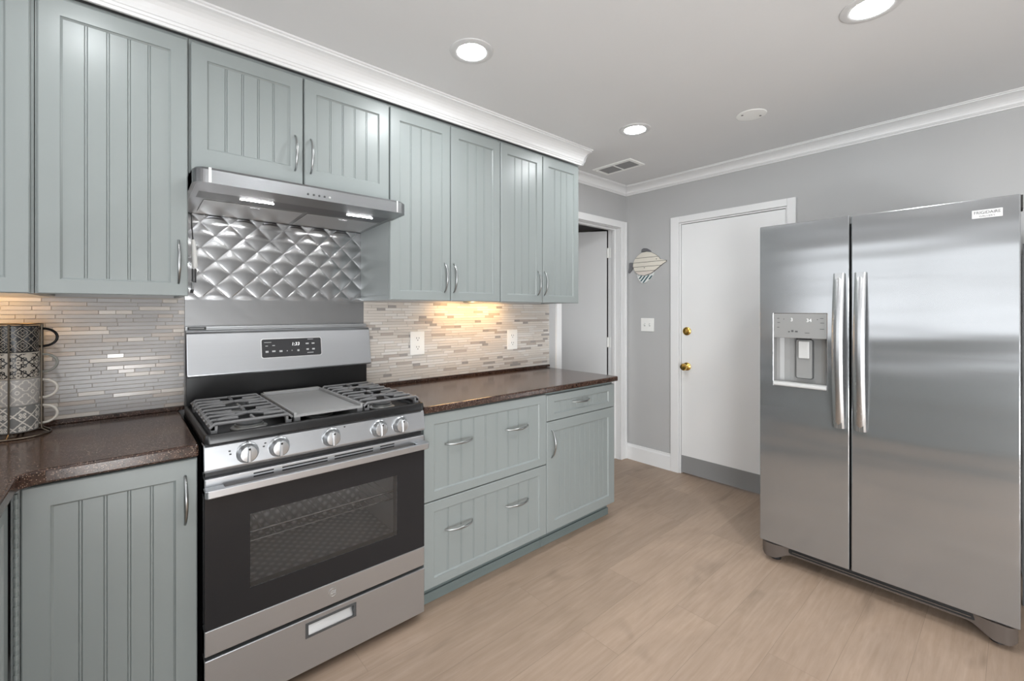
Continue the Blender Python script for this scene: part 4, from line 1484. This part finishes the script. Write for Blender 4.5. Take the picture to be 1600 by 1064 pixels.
def lattice(u, v, kind):
    """pattern on the mug side; u and v in cells of one repeat. True where the line colour shows"""
    fu, fv = u - math.floor(u) - 0.5, v - math.floor(v) - 0.5
    d = abs(fu) + abs(fv)
    if kind == 0:
        return abs(d - 0.5) < 0.045 or abs(d - 0.30) < 0.035 or (abs(abs(fu) - abs(fv)) < 0.025 and d < 0.20) or (abs(abs(fu) - abs(fv)) < 0.03 and d > 0.62)
    if kind == 1:
        q = math.hypot(abs(fu) - 0.25, abs(fv) - 0.25)
        return abs(d - 0.5) < 0.06 or abs(q - 0.12) < 0.03 or d < 0.06 or abs(d - 0.24) < 0.03
    if kind == 2:
        r1 = min(math.hypot(fu - a, fv - b) for a, b in ((0.2, 0), (-0.2, 0), (0, 0.2), (0, -0.2)))
        return abs(r1 - 0.2) < 0.035 and d > 0.28 or abs(math.hypot(abs(fu) - 0.5, abs(fv) - 0.5) - 0.12) < 0.035 or abs(math.hypot(abs(fu) - 0.5, abs(fv)) - 0.06) < 0.03
    r1 = min(math.hypot(fu - a, fv - b) for a, b in ((0.11, 0.11), (-0.11, 0.11), (0.11, -0.11), (-0.11, -0.11)))
    return abs(d - 0.5) < 0.055 or (r1 < 0.095 and r1 > 0.035) or d < 0.05
mugs = (('black stacking mug with a pale diamond pattern, topmost in the wire rack', M['black_glaze'], M['line_tan'], M['black_glaze'], M['black_glaze'], 0, 8),
        ('beige stacking mug with dark tile pattern, just under the black mug', M['beige_glaze'], M['black_glaze'], M['grey_glaze'], M['cream_glaze'], 1, 7),
        ('pale grey stacking mug with white quatrefoil lattice, third from the top of the rack', M['pale_glaze'], M['cream_glaze'], M['cream_glaze'], M['cream_glaze'], 2, 9),
        ('mid grey stacking mug with white flower lattice, lowest in the wire rack', M['mid_glaze'], M['cream_glaze'], M['cream_glaze'], M['cream_glaze'], 3, 8))
for k, (lab, bg, ln, hm, inner, kind, rep) in enumerate(mugs):
    z0 = 1.2845 - (k + 1) * 0.0885 + 0.0005
    hgt = 0.0878
    m_ = thing('stacking_mug', lab, 'mug', (MX, MY, z0), 'mugs in the wire rack')
    NU, NV = 240, 48
    mb = MB()
    rows = []
    for j in range(NV + 1):
        v = j / NV
        r = MR - 0.0035 * (1 - v) ** 3
        rows.append([mb.p(MX + r * math.cos(2 * PI * i / NU), MY + r * math.sin(2 * PI * i / NU), z0 + hgt * v) for i in range(NU)])
    for j in range(NV):
        vv = (j + 0.5) / NV
        for i in range(NU):
            uu = (i + 0.5) / NU * rep
            edge = vv < 0.05 or vv > 0.955
            mi = 0 if edge else (1 if lattice(uu, vv * 2.0 + 0.25 * (kind % 2), kind) else 0)
            mb.face([rows[j][i], rows[j][(i + 1) % NU], rows[j + 1][(i + 1) % NU], rows[j + 1][i]], mi)
    mb.face(rows[0][::-1], 0)
    ins = []
    for r, z in ((MR - 0.003, z0 + hgt), (MR - 0.0035, z0 + 0.006)):
        ins.append([mb.p(MX + r * math.cos(2 * PI * i / NU), MY + r * math.sin(2 * PI * i / NU), z) for i in range(NU)])
    for A_, B_ in ((rows[-1], ins[0]), (ins[0], ins[1])):
        for i in range(NU):
            mb.face([A_[i], A_[(i + 1) % NU], B_[(i + 1) % NU], B_[i]], 2)
    mb.face(ins[1], 2)
    mb.build('cup', [bg, ln, inner], m_, recalc=False)
    pts = []
    for q in range(15):
        a = -PI / 2 + PI * q / 14
        pts.append((MX + MR - 0.002 + 0.044 * max(0.0, math.cos(a)) ** 0.8, MY - 0.002, z0 + 0.047 + 0.031 * math.sin(a)))
    MB().tube(pts, 0.0042, 10, sx=1.3).build('handle', hm, m_, smooth=True)

# ------------------------------------------------------------------ shelf rack beyond the refrigerator
t = thing('shelf_rack', 'grey shelf rack glimpsed past the right edge of the refrigerator', 'shelf', (3.43, -2.66, 0.0))
for x in (3.26, 3.60):
    for y in (-2.96, -2.362):
        MB().box(x - 0.012, x + 0.012, y - 0.012, y + 0.012, 0.0, 1.64).build('post', M['dark_grey'], t)
for z in (0.28, 0.62, 0.99, 1.34, 1.625):
    MB().box(3.2735, 3.5865, -2.974, -2.350, z - 0.012, z).build('shelf', M['fridge_plastic'], t, bevel=0.002)
